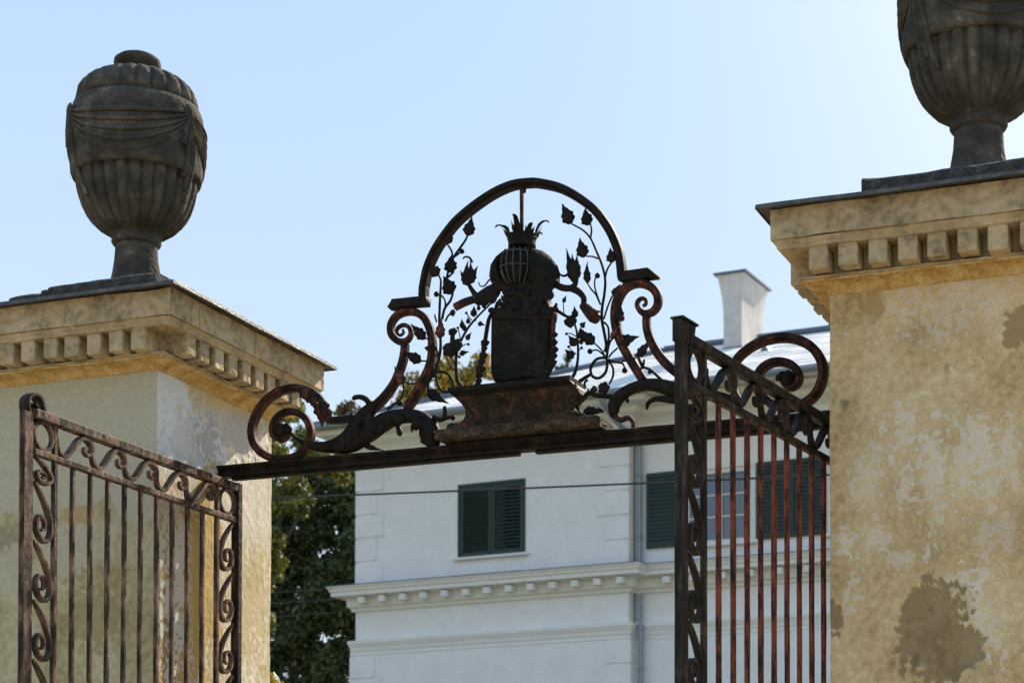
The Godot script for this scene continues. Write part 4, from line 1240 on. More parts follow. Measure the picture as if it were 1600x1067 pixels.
func shutter(called: String, at: Vector3, w: float, h: float, tilt: float, open_slats: bool) -> Node3D:
	var fr := 0.065
	var m := Mb.new()
	box(m, Vector3(0, 0, 0), Vector3(fr, h, 0.045), 0.004)
	box(m, Vector3(w - fr, 0, 0), Vector3(w, h, 0.045), 0.004)
	box(m, Vector3(fr, 0, 0.001), Vector3(w - fr, fr * 1.3, 0.044))
	box(m, Vector3(fr, h - fr * 1.3, 0.001), Vector3(w - fr, h, 0.044))
	var s := part(house, called, m, M.shutter_green)
	s.position = at
	var n := 17
	var sm := Mb.new()
	box(sm, Vector3(fr, -0.042, -0.004), Vector3(w - fr, 0.042, 0.004))
	var me := sm.mesh()
	for k in n:
		var y := lerpf(fr * 1.3 + 0.03, h - fr * 1.3 - 0.03, k / float(n - 1))
		part_mesh(s, "slat", me, M.shutter_green, Vector3(0, y, 0.022), Vector3(tilt + rng.randf_range(-0.05, 0.05), 0, 0))
	return s

func manor() -> void:
	house = thing("manor_house", "white manor house with green shutters, dentil cornice and pale slate hip roof", "house", HOUSE_AT, deg_to_rad(HOUSE_TURN))
	# walls
	var w1 := Rect2(2.41, 9.05, 1.53, 1.48)
	var wins := [Rect2(7.24, 8.98, 1.40, 1.44), Rect2(10.22, 8.98, 1.40, 1.44), Rect2(13.2, 8.98, 1.40, 1.44)]
	wall_sheet("wall", 0.0, 6.19, 7.30, 11.75, 0.0, -0.25, [w1])
	wall_sheet("wall", -0.09, 6.25, 0.0, 7.30, 0.06, -0.25, [])
	wall_sheet("wall", 6.19, 22.0, 7.30, 11.75, -0.30, -0.55, wins)
	wall_sheet("wall", 6.25, 22.0, 0.0, 7.30, -0.24, -0.55, [])
	hb("wall", Vector3(0.0, 7.301, -0.251), Vector3(0.30, 11.75, -11.0), M.house_wall)
	hb("wall", Vector3(-0.09, 0.0, -0.251), Vector3(0.29, 7.30, -11.0), M.house_wall)
	hb("wall", Vector3(0.30, 0.0, -10.7), Vector3(22.0, 11.75, -11.0), M.house_wall)
	hb("wall", Vector3(21.7, 0.0, -0.56), Vector3(22.0, 11.75, -10.69), M.house_wall)
	hb("room_floor", Vector3(0.31, 7.5, -0.56), Vector3(21.69, 7.7, -10.69), M.dark_room)
	# corner blocks marked by sunk joints: raised quoins 12 mm proud
	var quoin := func(x0: float, x1: float, y0: float, y1: float, z: float) -> void:
		hb("quoin", Vector3(x0, y0 + 0.012, z), Vector3(x1, y1 - 0.012, z + 0.014), M.house_wall, 0.006)
	var y := 8.66
	var k := 0
	while y < 11.2:
		var h := 0.46
		var long := 0.66 if k % 2 == 0 else 0.50
		quoin.call(-0.012, long, y, y + h, 0.001)
		quoin.call(6.19 - long, 6.202, y, y + h, 0.001)
		k += 1
		y += 0.48
	y = 6.72
	k = 0
	while y > 1.0:
		var long := 0.5 if k % 2 == 0 else 0.66
		quoin.call(-0.10, long, y, y + 0.46, 0.061)
		quoin.call(6.25 - long, 6.262, y, y + 0.46, 0.061)
		k += 1
		y -= 0.48
	# main cornice with its blocks, string course, eaves cornice
	run_moulding("cornice", [[-0.05, 8.11], [0.06, 8.11], [0.07, 8.16], [0.13, 8.20], [0.14, 8.36], [0.20, 8.38], [0.37, 8.40], [0.37, 8.47], [0.40, 8.50], [0.41, 8.54], [0.44, 8.57], [0.44, 8.60], [-0.05, 8.66]], M.house_trim)
	run_moulding("cornice_flashing", [[-0.04, 8.667], [0.448, 8.607], [0.452, 8.597], [0.458, 8.597], [0.454, 8.612], [-0.04, 8.674]], M.lead)
	run_moulding("string_course", [[-0.05, 7.28], [0.075, 7.28], [0.085, 7.33], [0.085, 7.37], [0.10, 7.38], [0.11, 7.42], [0.125, 7.44], [0.125, 7.50], [-0.05, 7.53]], M.house_trim)
	run_moulding("string_course", [[-0.05, 7.20], [0.072, 7.20], [0.072, 7.225], [-0.05, 7.225]], M.house_trim)
	run_moulding("eaves_cornice", [[-0.05, 11.20], [0.04, 11.20], [0.05, 11.28], [0.08, 11.30], [0.08, 11.40], [0.16, 11.48], [0.30, 11.56], [0.32, 11.66], [0.60, 11.68], [0.62, 11.78], [-0.05, 11.78]], M.house_trim)
	var bm := Mb.new()
	box(bm, Vector3(-0.075, 0.0, 0.0), Vector3(0.075, 0.13, 0.20), 0.006)
	var block := bm.mesh()
	for i in 13: part_mesh(house, "cornice_block", block, M.house_trim, Vector3(0.32 + i * 0.485, 8.235, 0.125))
	for i in 26: part_mesh(house, "cornice_block", block, M.house_trim, Vector3(6.98 + i * 0.575, 8.235, -0.175))
	for i in 8: part_mesh(house, "cornice_block", block, M.house_trim, Vector3(-0.125, 8.235, -0.5 - i * 0.5), Vector3(0, -PI * 0.5, 0))
	# shuttered window of the wing
	hb("window_frame", Vector3(2.411, 9.051, -0.05), Vector3(2.46, 10.529, 0.02), M.shutter_green)
	hb("window_frame", Vector3(3.89, 9.051, -0.05), Vector3(3.939, 10.529, 0.02), M.shutter_green)
	hb("window_frame", Vector3(2.461, 10.47, -0.05), Vector3(3.889, 10.529, 0.02), M.shutter_green)
	shutter("shutter", Vector3(2.465, 9.055, -0.035), 0.705, 1.41, 0.75, true)
	shutter("shutter", Vector3(3.18, 9.055, -0.035), 0.705, 1.41, -0.75, false)
	hb("curtain", Vector3(2.62, 9.06, -0.20), Vector3(3.35, 10.5, -0.19), M.curtain)
	hb("window_sill", Vector3(2.32, 8.99, -0.02), Vector3(4.03, 9.045, 0.09), M.house_trim, 0.008)
	hb("apron_panel", Vector3(2.50, 8.70, 0.001), Vector3(3.86, 8.90, 0.016), M.house_wall, 0.006)
	# windows of the main front, shutters folded back on the wall
	for w in wins:
		var x0: float = w.position.x
		var x1: float = w.end.x
		var y0: float = w.position.y
		var y1: float = w.end.y
		var zf := -0.30
		hb("window_sill", Vector3(x0 - 0.14, y0 - 0.075, zf - 0.05), Vector3(x1 + 0.14, y0 - 0.003, zf + 0.09), M.house_trim, 0.008)
		var fm := Mb.new()
		box(fm, Vector3(x0 + 0.001, y0, zf - 0.14), Vector3(x0 + 0.08, y1, zf - 0.04))
		box(fm, Vector3(x1 - 0.08, y0, zf - 0.14), Vector3(x1 - 0.001, y1, zf - 0.04))
		box(fm, Vector3(x0 + 0.081, y1 - 0.09, zf - 0.14), Vector3(x1 - 0.081, y1 - 0.001, zf - 0.041))
		box(fm, Vector3(x0 + 0.081, y0 + 0.001, zf - 0.14), Vector3(x1 - 0.081, y0 + 0.07, zf - 0.041))
		var win := part(house, "window", fm, M.window_paint)
		var cx := (x0 + x1) * 0.5
		hb("mullion", Vector3(cx - 0.055, y0 + 0.071, zf - 0.13), Vector3(cx + 0.055, y1 - 0.091, zf - 0.05), M.window_paint, 0.004, win)
		for sx in [[x0 + 0.081, cx - 0.056], [cx + 0.056, x1 - 0.081]]:
			hb("pane", Vector3(sx[0], y0 + 0.071, zf - 0.106), Vector3(sx[1], y1 - 0.091, zf - 0.10), M.pane_glass, 0.0, win)
			for g in [0.35, 0.68]:
				var yy := lerpf(y0 + 0.07, y1 - 0.09, g)
				hb("glazing_bar", Vector3(sx[0], yy - 0.014, zf - 0.099), Vector3(sx[1], yy + 0.014, zf - 0.075), M.window_paint, 0.0, win)
		shutter("shutter", Vector3(x0 - 0.79, y0 - 0.01, zf + 0.006), 0.70, y1 - y0 + 0.03, -0.30, false)
		shutter("shutter", Vector3(x1 + 0.09, y0 - 0.01, zf + 0.006), 0.70, y1 - y0 + 0.03, -0.30, false)
	# roof: courses of slate up to hip and ridge
	var zr := -5.5
	var ridge_y := on_house(Vector2(1200, 530), zr).y
	var hip_x := on_house(Vector2(1045, 548), zr).x
	var e0 := Vector3(-0.68, 11.86, 0.68)
	var top := Vector3(hip_x, ridge_y, zr)
	var slope := Vector3(0, ridge_y - e0.y, zr - e0.z).normalized()
	var up := Vector3(0, -slope.z, slope.y)
	if up.y < 0: up = -up
	var n := 15
	for i in n:
		var a := float(i) / n
		var b := float(i + 1) / n + 0.006
		var pa := Vector3(lerpf(e0.x, top.x, a), lerpf(e0.y, top.y, a), lerpf(e0.z, top.z, a))
		var pb := Vector3(lerpf(e0.x, top.x, minf(b, 1.0)), lerpf(e0.y, top.y, b), lerpf(e0.z, top.z, b))
		var m := Mb.new()
		var rings := []
		var steps := 44
		for s in steps + 1:
			var u := s / float(steps)
			var qa := Vector3(lerpf(pa.x, 23.0, u), pa.y, pa.z)
			var qb := Vector3(lerpf(pb.x, 23.0, u), pb.y, pb.z)
			var lift := 0.027 + rng.randf_range(-0.010, 0.010)
			rings.append([qa + up * lift, qb + up * 0.012, qb - up * 0.03, qa - up * 0.012])
		loft(m, rings)
		part(house, "roof_course", m, M.roof_slate)
	var m := Mb.new()
	var back := Vector3(-0.68, 11.86, -11.68)
	var end_l := Vector3(hip_x, ridge_y - 0.03, zr)
	var end_r := Vector3(23.0, ridge_y - 0.03, zr)
	m.tri(e0, end_l, back); m.quad(back, end_l, end_r, Vector3(23.0, 11.86, -11.68))
	m.tri(Vector3(23.0, 11.86, 0.68), Vector3(23.0, 11.86, -11.68), end_r)
	m.quad(Vector3(-0.68, 11.80, 0.68), Vector3(-0.68, 11.80, -11.68), Vector3(23.0, 11.80, -11.68), Vector3(23.0, 11.80, 0.68))
	m.quad(e0 - slope * 0.02 - up * 0.02, Vector3(23.0, 11.86, 0.68) - up * 0.02, end_r - up * 0.02, end_l - up * 0.02)
	part(house, "roof_slope", m, M.roof_slate)
	m = Mb.new()
	var rn := Vector3(0, 1, 0)
	sweep(m, [e0 + Vector3(0, 0.03, 0), e0.lerp(top, 0.5) + Vector3(0, 0.05, 0), top + Vector3(0, 0.05, 0)], [0.26, 0.26, 0.26], [0.10, 0.10, 0.10], rn)
	part(house, "hip_cap", m, M.lead)
	m = Mb.new()
	sweep(m, [top + Vector3(-0.05, 0.05, 0), Vector3(23.0, top.y + 0.05, zr)], [0.28, 0.28], [0.12, 0.12], rn)
	part(house, "ridge_cap", m, M.lead)
	for q in [Vector2(1198, 549), Vector2(745, 612)]:   # small roof ventilators
		var b := Basis(Vector3.UP, deg_to_rad(HOUSE_TURN))
		var eo := b.inverse() * (EYE - HOUSE_AT)
		var dd := b.inverse() * ray(q)
		var p := eo + dd * ((e0 - eo).dot(up) / dd.dot(up))
		m = Mb.new()
		loft(m, [[p + Vector3(-0.12, -0.05, 0.1), p + Vector3(0.12, -0.05, 0.1), p + Vector3(0, 0.15, 0.1)], [p + Vector3(-0.06, 0.10, -0.4), p + Vector3(0.06, 0.10, -0.4), p + Vector3(0, 0.14, -0.4)]])
		part(house, "roof_vent", m, M.lead)
	# gutter and downpipe
	m = Mb.new()
	var gut := []
	for s in [0, 1]:
		var ring := []
		for kk in 9:
			var a := PI * kk / 8.0
			ring.append(Vector3(-0.70 if s == 0 else 23.0, 11.87 - sin(a) * 0.11, 0.76 - cos(a) * 0.085))
		gut.append(ring)
	loft(m, gut, 4)
	part(house, "gutter", m, M.zinc)
	var pipe := func(pts: Array, r: float) -> void:
		var pm := Mb.new()
		var ws := []
		for q in pts: ws.append(r * 2.0)
		var cv := curve(pts, ws, 6)
		sweep(pm, cv[0], cv[1], cv[1], Vector3(0.3, 0.1, 1).normalized(), "round")
		part(house, "downpipe", pm, M.zinc)
	pipe.call([Vector3(5.95, 11.80, 0.76), Vector3(5.97, 11.66, 0.70), Vector3(6.10, 11.35, 0.35), Vector3(6.32, 11.05, -0.12), Vector3(6.34, 10.8, -0.18), Vector3(6.34, 9.6, -0.18), Vector3(6.34, 8.72, -0.18)], 0.052)
	pipe.call([Vector3(6.34, 8.09, -0.17), Vector3(6.34, 7.56, -0.17)], 0.052)
	pipe.call([Vector3(6.40, 7.5, -0.10), Vector3(6.40, 5.0, -0.10), Vector3(6.40, 2.0, -0.10), Vector3(6.40, 0.2, -0.10)], 0.052)
	for yy in [10.4, 9.2, 6.6, 5.2]: 
		var col := Mb.new()
		lathe(col, Vector3(6.34 if yy > 7.5 else 6.40, yy, -0.18 if yy > 7.5 else -0.10), [[0.054, -0.02], [0.062, -0.018], [0.062, 0.018], [0.054, 0.02]], 16)
		part(house, "pipe_clip", col, M.zinc)
	# chimney: slim shaft that flares under a thin cap, lead flashing at its foot
	var cp := on_house(Vector2(1131, 560), zr + 1.1)
	var cw := 0.415
	var cd := 1.22
	var cz := zr + 1.1
	var ctop := on_house(Vector2(1131, 432), cz).y
	m = Mb.new()
	var rr := []
	for q in [[cp.y - 0.6, 0.0], [ctop - 0.95, 0.0], [ctop - 0.72, 0.006], [ctop - 0.50, 0.022], [ctop - 0.30, 0.05], [ctop - 0.12, 0.082], [ctop, 0.105]]:
		rr.append([Vector3(cp.x - q[1], q[0], cz + q[1]), Vector3(cp.x + cw + q[1], q[0], cz + q[1]), Vector3(cp.x + cw + q[1], q[0], cz - cd - q[1]), Vector3(cp.x - q[1], q[0], cz - cd - q[1])])
	loft(m, rr)
	part(house, "chimney", m, M.chimney_plaster)
	hb("chimney_cap", Vector3(cp.x - 0.17, ctop + 0.002, cz + 0.17), Vector3(cp.x + cw + 0.17, ctop + 0.045, cz - cd - 0.17), M.lead)
	hb("chimney_flashing", Vector3(cp.x - 0.02, cp.y - 0.6, cz + 0.02), Vector3(cp.x + cw + 0.02, cp.y + 0.22, cz - cd - 0.02), M.lead)

# ------------------------------------------------------------------ trees
func tree(called: String, label: String, base: Vector3, clumps: Array, count: int, size: float, cols: Array, mt: Material, trunk_r: float, category := "tree", group := "", flat := 0.0) -> void:
	var t := thing(called, label, category, base, 0.0, group)
	var top := 0.0
	for c in clumps: top = maxf(top, c[0].y)
	var m := Mb.new()
	var rings := []
	for i in 9:
		var u := i / 8.0
		var ring := []
		for k in 10: ring.append(Vector3(sin(u * 5.0) * 0.12, u * top * 0.9, cos(u * 4.0) * 0.1) + Vector3(sin(TAU * k / 10), 0, cos(TAU * k / 10)) * lerpf(trunk_r, trunk_r * 0.15, u))
		rings.append(ring)
	loft(m, rings, 5)
	for ci in range(0, clumps.size(), maxi(1, clumps.size() / 14)):
		var c: Array = clumps[ci]
		var a := Vector3(0, minf(c[0].y * 0.7, top * 0.8), 0)
		var mid: Vector3 = a.lerp(c[0], 0.5) + Vector3(0, -0.2, 0)
		var cv := curve([a, mid, c[0]], [trunk_r * 0.5, trunk_r * 0.35, trunk_r * 0.12], 4)
		sweep(m, cv[0], cv[1], cv[1], Vector3(0.31, 0.2, 0.93).normalized(), "round")
	part(t, "trunk", m, M.bark)
	var v := PackedVector3Array()
	var nn := PackedVector3Array()
	var cc := PackedColorArray()
	var weight := 0.0
	for c in clumps: weight += c[1].x * c[1].y
	for c in clumps:
		var here := int(count * c[1].x * c[1].y / weight)
		var tint := rng.randf_range(0.75, 1.25)
		for i in here:
			var d := Vector3(rng.randfn(), rng.randfn(), rng.randfn()).normalized() * pow(rng.randf(), 0.45)
			var p: Vector3 = c[0] + Vector3(d.x * c[1].x, d.y * c[1].y, d.z * c[1].x)
			if wob.get_noise_3dv((p + base) * 14.0 / maxf(c[1].x, 0.6)) < -0.22: continue
			var ax := Vector3(rng.randfn(), rng.randfn() - 0.4, rng.randfn()).normalized()
			var s := ax.cross(Vector3(rng.randfn(), rng.randfn(), rng.randfn())).normalized()
			var L := size * rng.randf_range(0.6, 1.3)
			var nrm := ax.cross(s).normalized()
			var col: Color = cols[rng.randi() % cols.size()]
			col = col.lerp(cols[rng.randi() % cols.size()], rng.randf() * 0.5) * (tint * rng.randf_range(0.7, 1.25))
			col.a = 1.0
			var q := [p, p + ax * L * 0.5 + s * L * 0.34 + nrm * L * 0.06, p + ax * L, p + ax * L * 0.5 - s * L * 0.34 + nrm * L * 0.06]
			for k in [0, 1, 2, 0, 2, 3]:
				v.append(q[k]); nn.append(nrm); cc.append(col)
	var arr := []
	arr.resize(Mesh.ARRAY_MAX)
	arr[Mesh.ARRAY_VERTEX] = v
	arr[Mesh.ARRAY_NORMAL] = nn
	arr[Mesh.ARRAY_COLOR] = cc
	var me := ArrayMesh.new()
	me.add_surface_from_arrays(Mesh.PRIMITIVE_TRIANGLES, arr)
	part_mesh(t, "crown", me, mt)

func tree_at(called: String, label: String, spots: Array, depth: float, count: int, size: float, cols: Array, mt: Material, trunk_r: float, trunk_px: float, group := "", sub := 5, category := "tree") -> void:
	# spots: [pixel x, pixel y, radius in pixels]; every spot breaks up into smaller clumps
	var foot := at_depth(Vector2(trunk_px, 900), depth)
	foot.y = 0.0
	var clumps := []
	for s in spots:
		var r: float = s[2] * depth / F
		var c := at_depth(Vector2(s[0], s[1]), depth + rng.randf_range(-0.5, 0.5) * r) - foot
		for k in sub:
			var d := Vector3(rng.randfn(), rng.randfn() * 0.8, rng.randfn()).normalized() * r * rng.randf_range(0.35, 0.8)
			clumps.append([c + d, Vector2(r * rng.randf_range(0.38, 0.58), r * rng.randf_range(0.32, 0.5))])
	tree(called, label, foot, clumps, count, size, cols, mt, trunk_r, category, group)

func cable(label: String, a: Vector3, b: Vector3, r: float, sag: float, mt: Material, group := "") -> void:
	var t := thing("overhead_cable", label, "cable", a, 0.0, group)
	var pts := []
	var ws := []
	for i in 25:
		var u := i / 24.0
		pts.append(a.lerp(b, u) - Vector3(0, 4.0 * sag * u * (1.0 - u), 0))
		ws.append(r * 2.0)
	var m := Mb.new()
	sweep(m, pts, ws, ws, Vector3.UP, "round")
	part(t, "wire", m, mt, a)

# ------------------------------------------------------------------
func _ready() -> void:
	rng.seed = 20240611
	wob.noise_type = FastNoiseLite.TYPE_SIMPLEX_SMOOTH
	wob.frequency = 0.1
	wob.seed = 7
	# camera: level-ish, lens shifted up and to the left
	cam_basis = Basis.from_euler(Vector3(deg_to_rad(1.5), atan(0.370), 0.0))
	var cam := Camera3D.new()
	cam.name = "camera"
	cam.projection = Camera3D.PROJECTION_FRUSTUM
	cam.near = 0.1
	cam.far = 900.0
	cam.size = 1067.0 / F * cam.near
	cam.frustum_offset = Vector2((800.0 - PP.x) / F, (PP.y - 533.5) / F) * cam.near
	cam.transform = Transform3D(cam_basis, EYE)
	var lens := CameraAttributesPhysical.new()
	lens.frustum_near = 0.1
	lens.frustum_far = 900.0
	lens.frustum_focal_length = 100.0
	lens.frustum_focus_distance = 8.4
	lens.exposure_aperture = 9.0
	cam.attributes = lens
	add_child(cam)
	cam.current = true
	# sky and sun
	var env := Environment.new()
	env.background_mode = Environment.BG_SKY
	var sky := Sky.new()
	var sm := ProceduralSkyMaterial.new()
	sm.sky_top_color = Color(0.57, 0.75, 0.96)
	sm.sky_horizon_color = Color(0.925, 0.97, 1.0)
	sm.sky_curve = 0.32
	sm.sky_energy_multiplier = 0.82
	sm.ground_bottom_color = Color(0.35, 0.34, 0.28)
	sm.ground_horizon_color = Color(0.62, 0.66, 0.66)
	sm.sun_angle_max = 64.0
	sm.sun_curve = 0.28
	sky.sky_material = sm
	env.sky = sky
	env.tonemap_mode = Environment.TONE_MAPPER_LINEAR
	env.tonemap_exposure = 1.7
	env.sdfgi_enabled = true
	env.ssao_enabled = true
	env.ssil_enabled = true
	var we := WorldEnvironment.new()
	we.name = "world_environment"
	we.environment = env
	add_child(we)
	var sun := DirectionalLight3D.new()
	sun.name = "sun"
	sun.light_energy = 1.6
	sun.light_color = Color(1.0, 0.95, 0.87)
	sun.light_angular_distance = 0.5
	sun.shadow_enabled = true
	add_child(sun)
	sun.look_at_from_position(Vector3.ZERO, -Vector3(0.36, 1.0, -1.30), Vector3.UP)

	make_materials()
	mat("pedestal_iron", mottled([[0.0, Color(0.008, 0.0075, 0.005)], [0.45, Color(0.020, 0.018, 0.010)], [0.6, Color(0.045, 0.026, 0.014)], [0.85, Color(0.10, 0.04, 0.02)], [1.0, Color(0.15, 0.09, 0.05)]], 0.014, 0.06, 64), 2.2, 0.75, bumps(0.06, 8, 6.0), 0.7)
	mat("shield_iron", mottled([[0.0, Color(0.006, 0.006, 0.004)], [0.6, Color(0.012, 0.011, 0.007)], [1.0, Color(0.035, 0.026, 0.018)]], 0.012, 0.05, 65), 1.6, 0.6, bumps(0.05, 9, 5.0), 0.4)
	mat("plinth_iron", mottled([[0.0, Color(0.016, 0.013, 0.009)], [0.4, Color(0.035, 0.026, 0.017)], [0.65, Color(0.065, 0.046, 0.03)], [1.0, Color(0.13, 0.09, 0.06)]], 0.02, 0.07, 67), 2.0, 0.8, bumps(0.06, 12, 6.0), 0.6)
	for called in ["red_iron", "gate_iron", "black_iron"]: M[called].uv1_scale = Vector3(2.6, 0.75, 2.6)
	plain("grey_iron", Color(0.035, 0.033, 0.028), 0.7)

	# ground
	var gm := Mb.new()
	gm.quad(Vector3(-400, 0, 400), Vector3(-400, 0, -400), Vector3(400, 0, -400), Vector3(400, 0, 400))
	gm.s = gm.v.size()
	part(self, "ground", gm, M.ground_soil).set_meta("kind", "structure")
	gm = Mb.new()
	gm.quad(Vector3(-1.5, 0.004, 60), Vector3(-1.5, 0.004, -24), Vector3(5.5, 0.004, -24), Vector3(5.5, 0.004, 60))
	gm.s = gm.v.size()
	part(self, "driveway", gm, M.gravel).set_meta("kind", "structure")
	gm = Mb.new()
	gm.quad(Vector3(-22, 0.008, 34), Vector3(-22, 0.008, 1.2), Vector3(26, 0.008, 1.2), Vector3(26, 0.008, 34))
	gm.s = gm.v.size()
	part(self, "forecourt", gm, M.gravel).set_meta("kind", "structure")

	# pillars: the plaster of the three faces in view is patched as in the photograph
	var ochre := [[0.0, Color(0.32, 0.22, 0.10)], [0.3, Color(0.44, 0.325, 0.155)], [0.55, Color(0.51, 0.385, 0.195)], [0.8, Color(0.56, 0.44, 0.245)], [1.0, Color(0.60, 0.50, 0.31)]]
	var olive := [[0.0, Color(0.25, 0.20, 0.09)], [0.35, Color(0.33, 0.28, 0.14)], [0.6, Color(0.38, 0.34, 0.19)], [1.0, Color(0.46, 0.42, 0.29)]]
	var creamy := [[0.0, Color(0.34, 0.25, 0.11)], [0.3, Color(0.48, 0.40, 0.24)], [0.6, Color(0.56, 0.50, 0.37)], [1.0, Color(0.64, 0.60, 0.50)]]
	var pr := []
	var pl := []
	var ps := []
	var R := func(zx: float, zy: float) -> Vector2:              # a spot on the right pillar's front
		var q := at_z(Vector2(1280 + zx / 1.881, 500 + zy / 1.881), 0.0)
		return Vector2(q.x - 2.95, q.y)
	var k1 := 1.0 / 1.881 / 410.0
	var white := Color(0.62, 0.555, 0.43)
	for q in [[360, -60, 230, 100, 0.75], [240, 340, 46, 80, 1.0], [250, 500, 34, 95, 1.0], [150, 450, 50, 120, 0.9], [430, 380, 120, 110, 0.95], [330, 480, 50, 160, 0.9], [520, 420, 90, 120, 0.8], [345, 275, 18, 34, 1.0], [75, 650, 38, 48, 1.0], [88, 790, 30, 95, 1.0], [190, 640, 80, 36, 0.9], [490, 745, 30, 40, 1.0], [470, 900, 60, 150, 1.0], [380, 780, 110, 40, 1.0], [240, 700, 60, 30, 0.8], [520, 620, 90, 80, 0.7], [330, 900, 60, 30, 0.5]]:
		pr.append(patch(R.call(q[0], q[1]), Vector2(q[2], q[3]) * k1, white, 1.5, 2.4, 0.6, q[4] * 0.8, 0.10))
	var brown := Color(0.26, 0.19, 0.095)
	pr.append(patch(R.call(340, 930), Vector2(118, 165) * k1, brown, 0.6, 0.55, 0.16, 0.95, -0.42))
	pr.append(patch(R.call(420, 960), Vector2(70, 90) * k1, brown, 0.6, 0.55, 0.16, 0.95, -0.42))
	pr.append(patch(R.call(300, 830), Vector2(50, 60) * k1, brown, 0.6, 0.55, 0.16, 0.95, -0.42))
	for q in [[370, 900, 60, 90], [310, 960, 50, 80], [400, 1010, 60, 60]]: pr.append(patch(R.call(q[0], q[1]), Vector2(q[2], q[3]) * k1, Color(0.20, 0.142, 0.07), 2.0, 1.6, 0.8, 0.7))
	for q in [[345, 850, 26, 60], [440, 950, 30, 60]]: pr.append(patch(R.call(q[0], q[1]), Vector2(q[2], q[3]) * k1, Color(0.33, 0.25, 0.135), 2.0, 1.8, 0.8, 0.6))
	pr.append(patch(R.call(280, 1000), Vector2(22, 46) * k1, Color(0.13, 0.10, 0.06), 1.6, 1.2, 1.0, 0.8))
	pr.append(patch(R.call(330, 850), Vector2(14, 34) * k1, Color(0.15, 0.11, 0.06), 1.6, 1.2, 1.0, 0.7))
	pr.append(patch(R.call(145, -50), Vector2(52, 62) * k1, Color(0.34, 0.235, 0.085), 1.0, 0.8, 0.4, 0.85))
	pr.append(patch(R.call(600, 20), Vector2(70, 70) * k1, Color(0.29, 0.205, 0.095), 0.9, 0.5, 0.12, 0.9, -0.1))
	pr.append(patch(R.call(60, 240), Vector2(26, 22) * k1, Color(0.20, 0.16, 0.10), 1.6, 1.8, 0.4, 0.8))
	pr.append(patch(R.call(380, 140), Vector2(16, 34) * k1, Color(0.28, 0.23, 0.15), 1.6, 1.8, 0.5, 0.6))
	pr.append(patch(R.call(45, 870), Vector2(22, 44) * k1, Color(0.22, 0.16, 0.075), 1.5, 1.2, 0.2, 0.9, -0.1))
	var Lf := func(x: float, y: float) -> Vector2:
		var q := at_z(Vector2(x, y), 0.0)
		return Vector2(q.x + SHAFT_W, q.y)
	var kl := 1.0 / 365.0
	pl.append(patch(Lf.call(60, 690), Vector2(330, 118) * kl, Color(0.40, 0.38, 0.275), 0.16, 0.06, 0.05, 0.95))
	pl.append(patch(Lf.call(215, 720), Vector2(60, 100) * kl, Color(0.40, 0.38, 0.275), 0.25, 0.06, 0.05, 0.95))
	pl.append(patch(Lf.call(110, 850), Vector2(100, 46) * kl, Color(0.43, 0.41, 0.30), 1.2, 0.9, 0.2, 0.7))
	pl.append(patch(Lf.call(10, 890), Vector2(70, 60) * kl, Color(0.42, 0.40, 0.29), 1.2, 1.0, 0.2, 0.7))
	pl.append(patch(Lf.call(120, 805), Vector2(40, 14) * kl, Color(0.36, 0.27, 0.11), 0.7, 0.5, 0.1, 0.9))
	pl.append(patch(Lf.call(10, 840), Vector2(30, 16) * kl, Color(0.22, 0.19, 0.11), 1.6, 1.6, 0.4, 0.7))
	pl.append(patch(Lf.call(150, 960), Vector2(60, 60) * kl, Color(0.27, 0.225, 0.10), 1.2, 0.9, 0.2, 0.7))
	var Rf := func(x: float, y: float) -> Vector2:
		var q := at_x(Vector2(x, y), 0.0)
		return Vector2(-q.z, q.y)
	var Kx := 1.0 / 192.0
	var Ky := 1.0 / 355.0
	ps.append(patch(Rf.call(262, 650), Vector2(40 * Kx, 85 * Ky), Color(0.60, 0.62, 0.62), 0.35, 0.12, 0.06, 1.0))
	ps.append(patch(Rf.call(315, 700), Vector2(50 * Kx, 60 * Ky), Color(0.52, 0.53, 0.53), 0.9, 0.5, 0.1, 0.9))
	ps.append(patch(Rf.call(372, 675), Vector2(40 * Kx, 50 * Ky), Color(0.45, 0.41, 0.37), 1.0, 0.9, 0.12, 0.9, -0.2))
	ps.append(patch(Rf.call(318, 690), Vector2(26 * Kx, 40 * Ky), Color(0.27, 0.25, 0.22), 1.4, 2.6, 0.4, 0.55, -0.15))
	ps.append(patch(Rf.call(345, 620), Vector2(60 * Kx, 22 * Ky), Color(0.55, 0.43, 0.22), 0.9, 0.4, 0.3, 0.8))
	ps.append(patch(Rf.call(275, 930), Vector2(46 * Kx, 190 * Ky), Color(0.40, 0.25, 0.065), 0.4, 0.7, 0.1, 0.95))
	ps.append(patch(Rf.call(262, 960), Vector2(36 * Kx, 150 * Ky), Color(0.20, 0.155, 0.085), 1.0, 1.4, 0.3, 0.8))  # dark brown for the gate leaf's shadow, painted into the flank's colour
	ps.append(patch(Rf.call(280, 900), Vector2(40 * Kx, 170 * Ky), Color(0.58, 0.54, 0.46), 2.2, 3.4, 0.2, 0.8, 0.1))
	ps.append(patch(Rf.call(320, 900), Vector2(26 * Kx, 160 * Ky), Color(0.46, 0.31, 0.08), 0.8, 1.0, 0.15, 0.9))
	ps.append(patch(Rf.call(395, 920), Vector2(36 * Kx, 130 * Ky), Color(0.42, 0.33, 0.16), 1.4, 1.2, 0.2, 0.7))
	ps.append(patch(Rf.call(400, 800), Vector2(40 * Kx, 60 * Ky), Color(0.58, 0.54, 0.45), 1.0, 0.8, 0.2, 0.7))
	var front_r := painted_face(SHAFT_W, SHAFT_H, ochre, pr, 110)
	var front_l := painted_face(SHAFT_W, SHAFT_H, olive, pl, 120)
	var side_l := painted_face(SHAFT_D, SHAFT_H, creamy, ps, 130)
	var rest := painted_face(SHAFT_W, SHAFT_H, ochre, [], 140, 120)
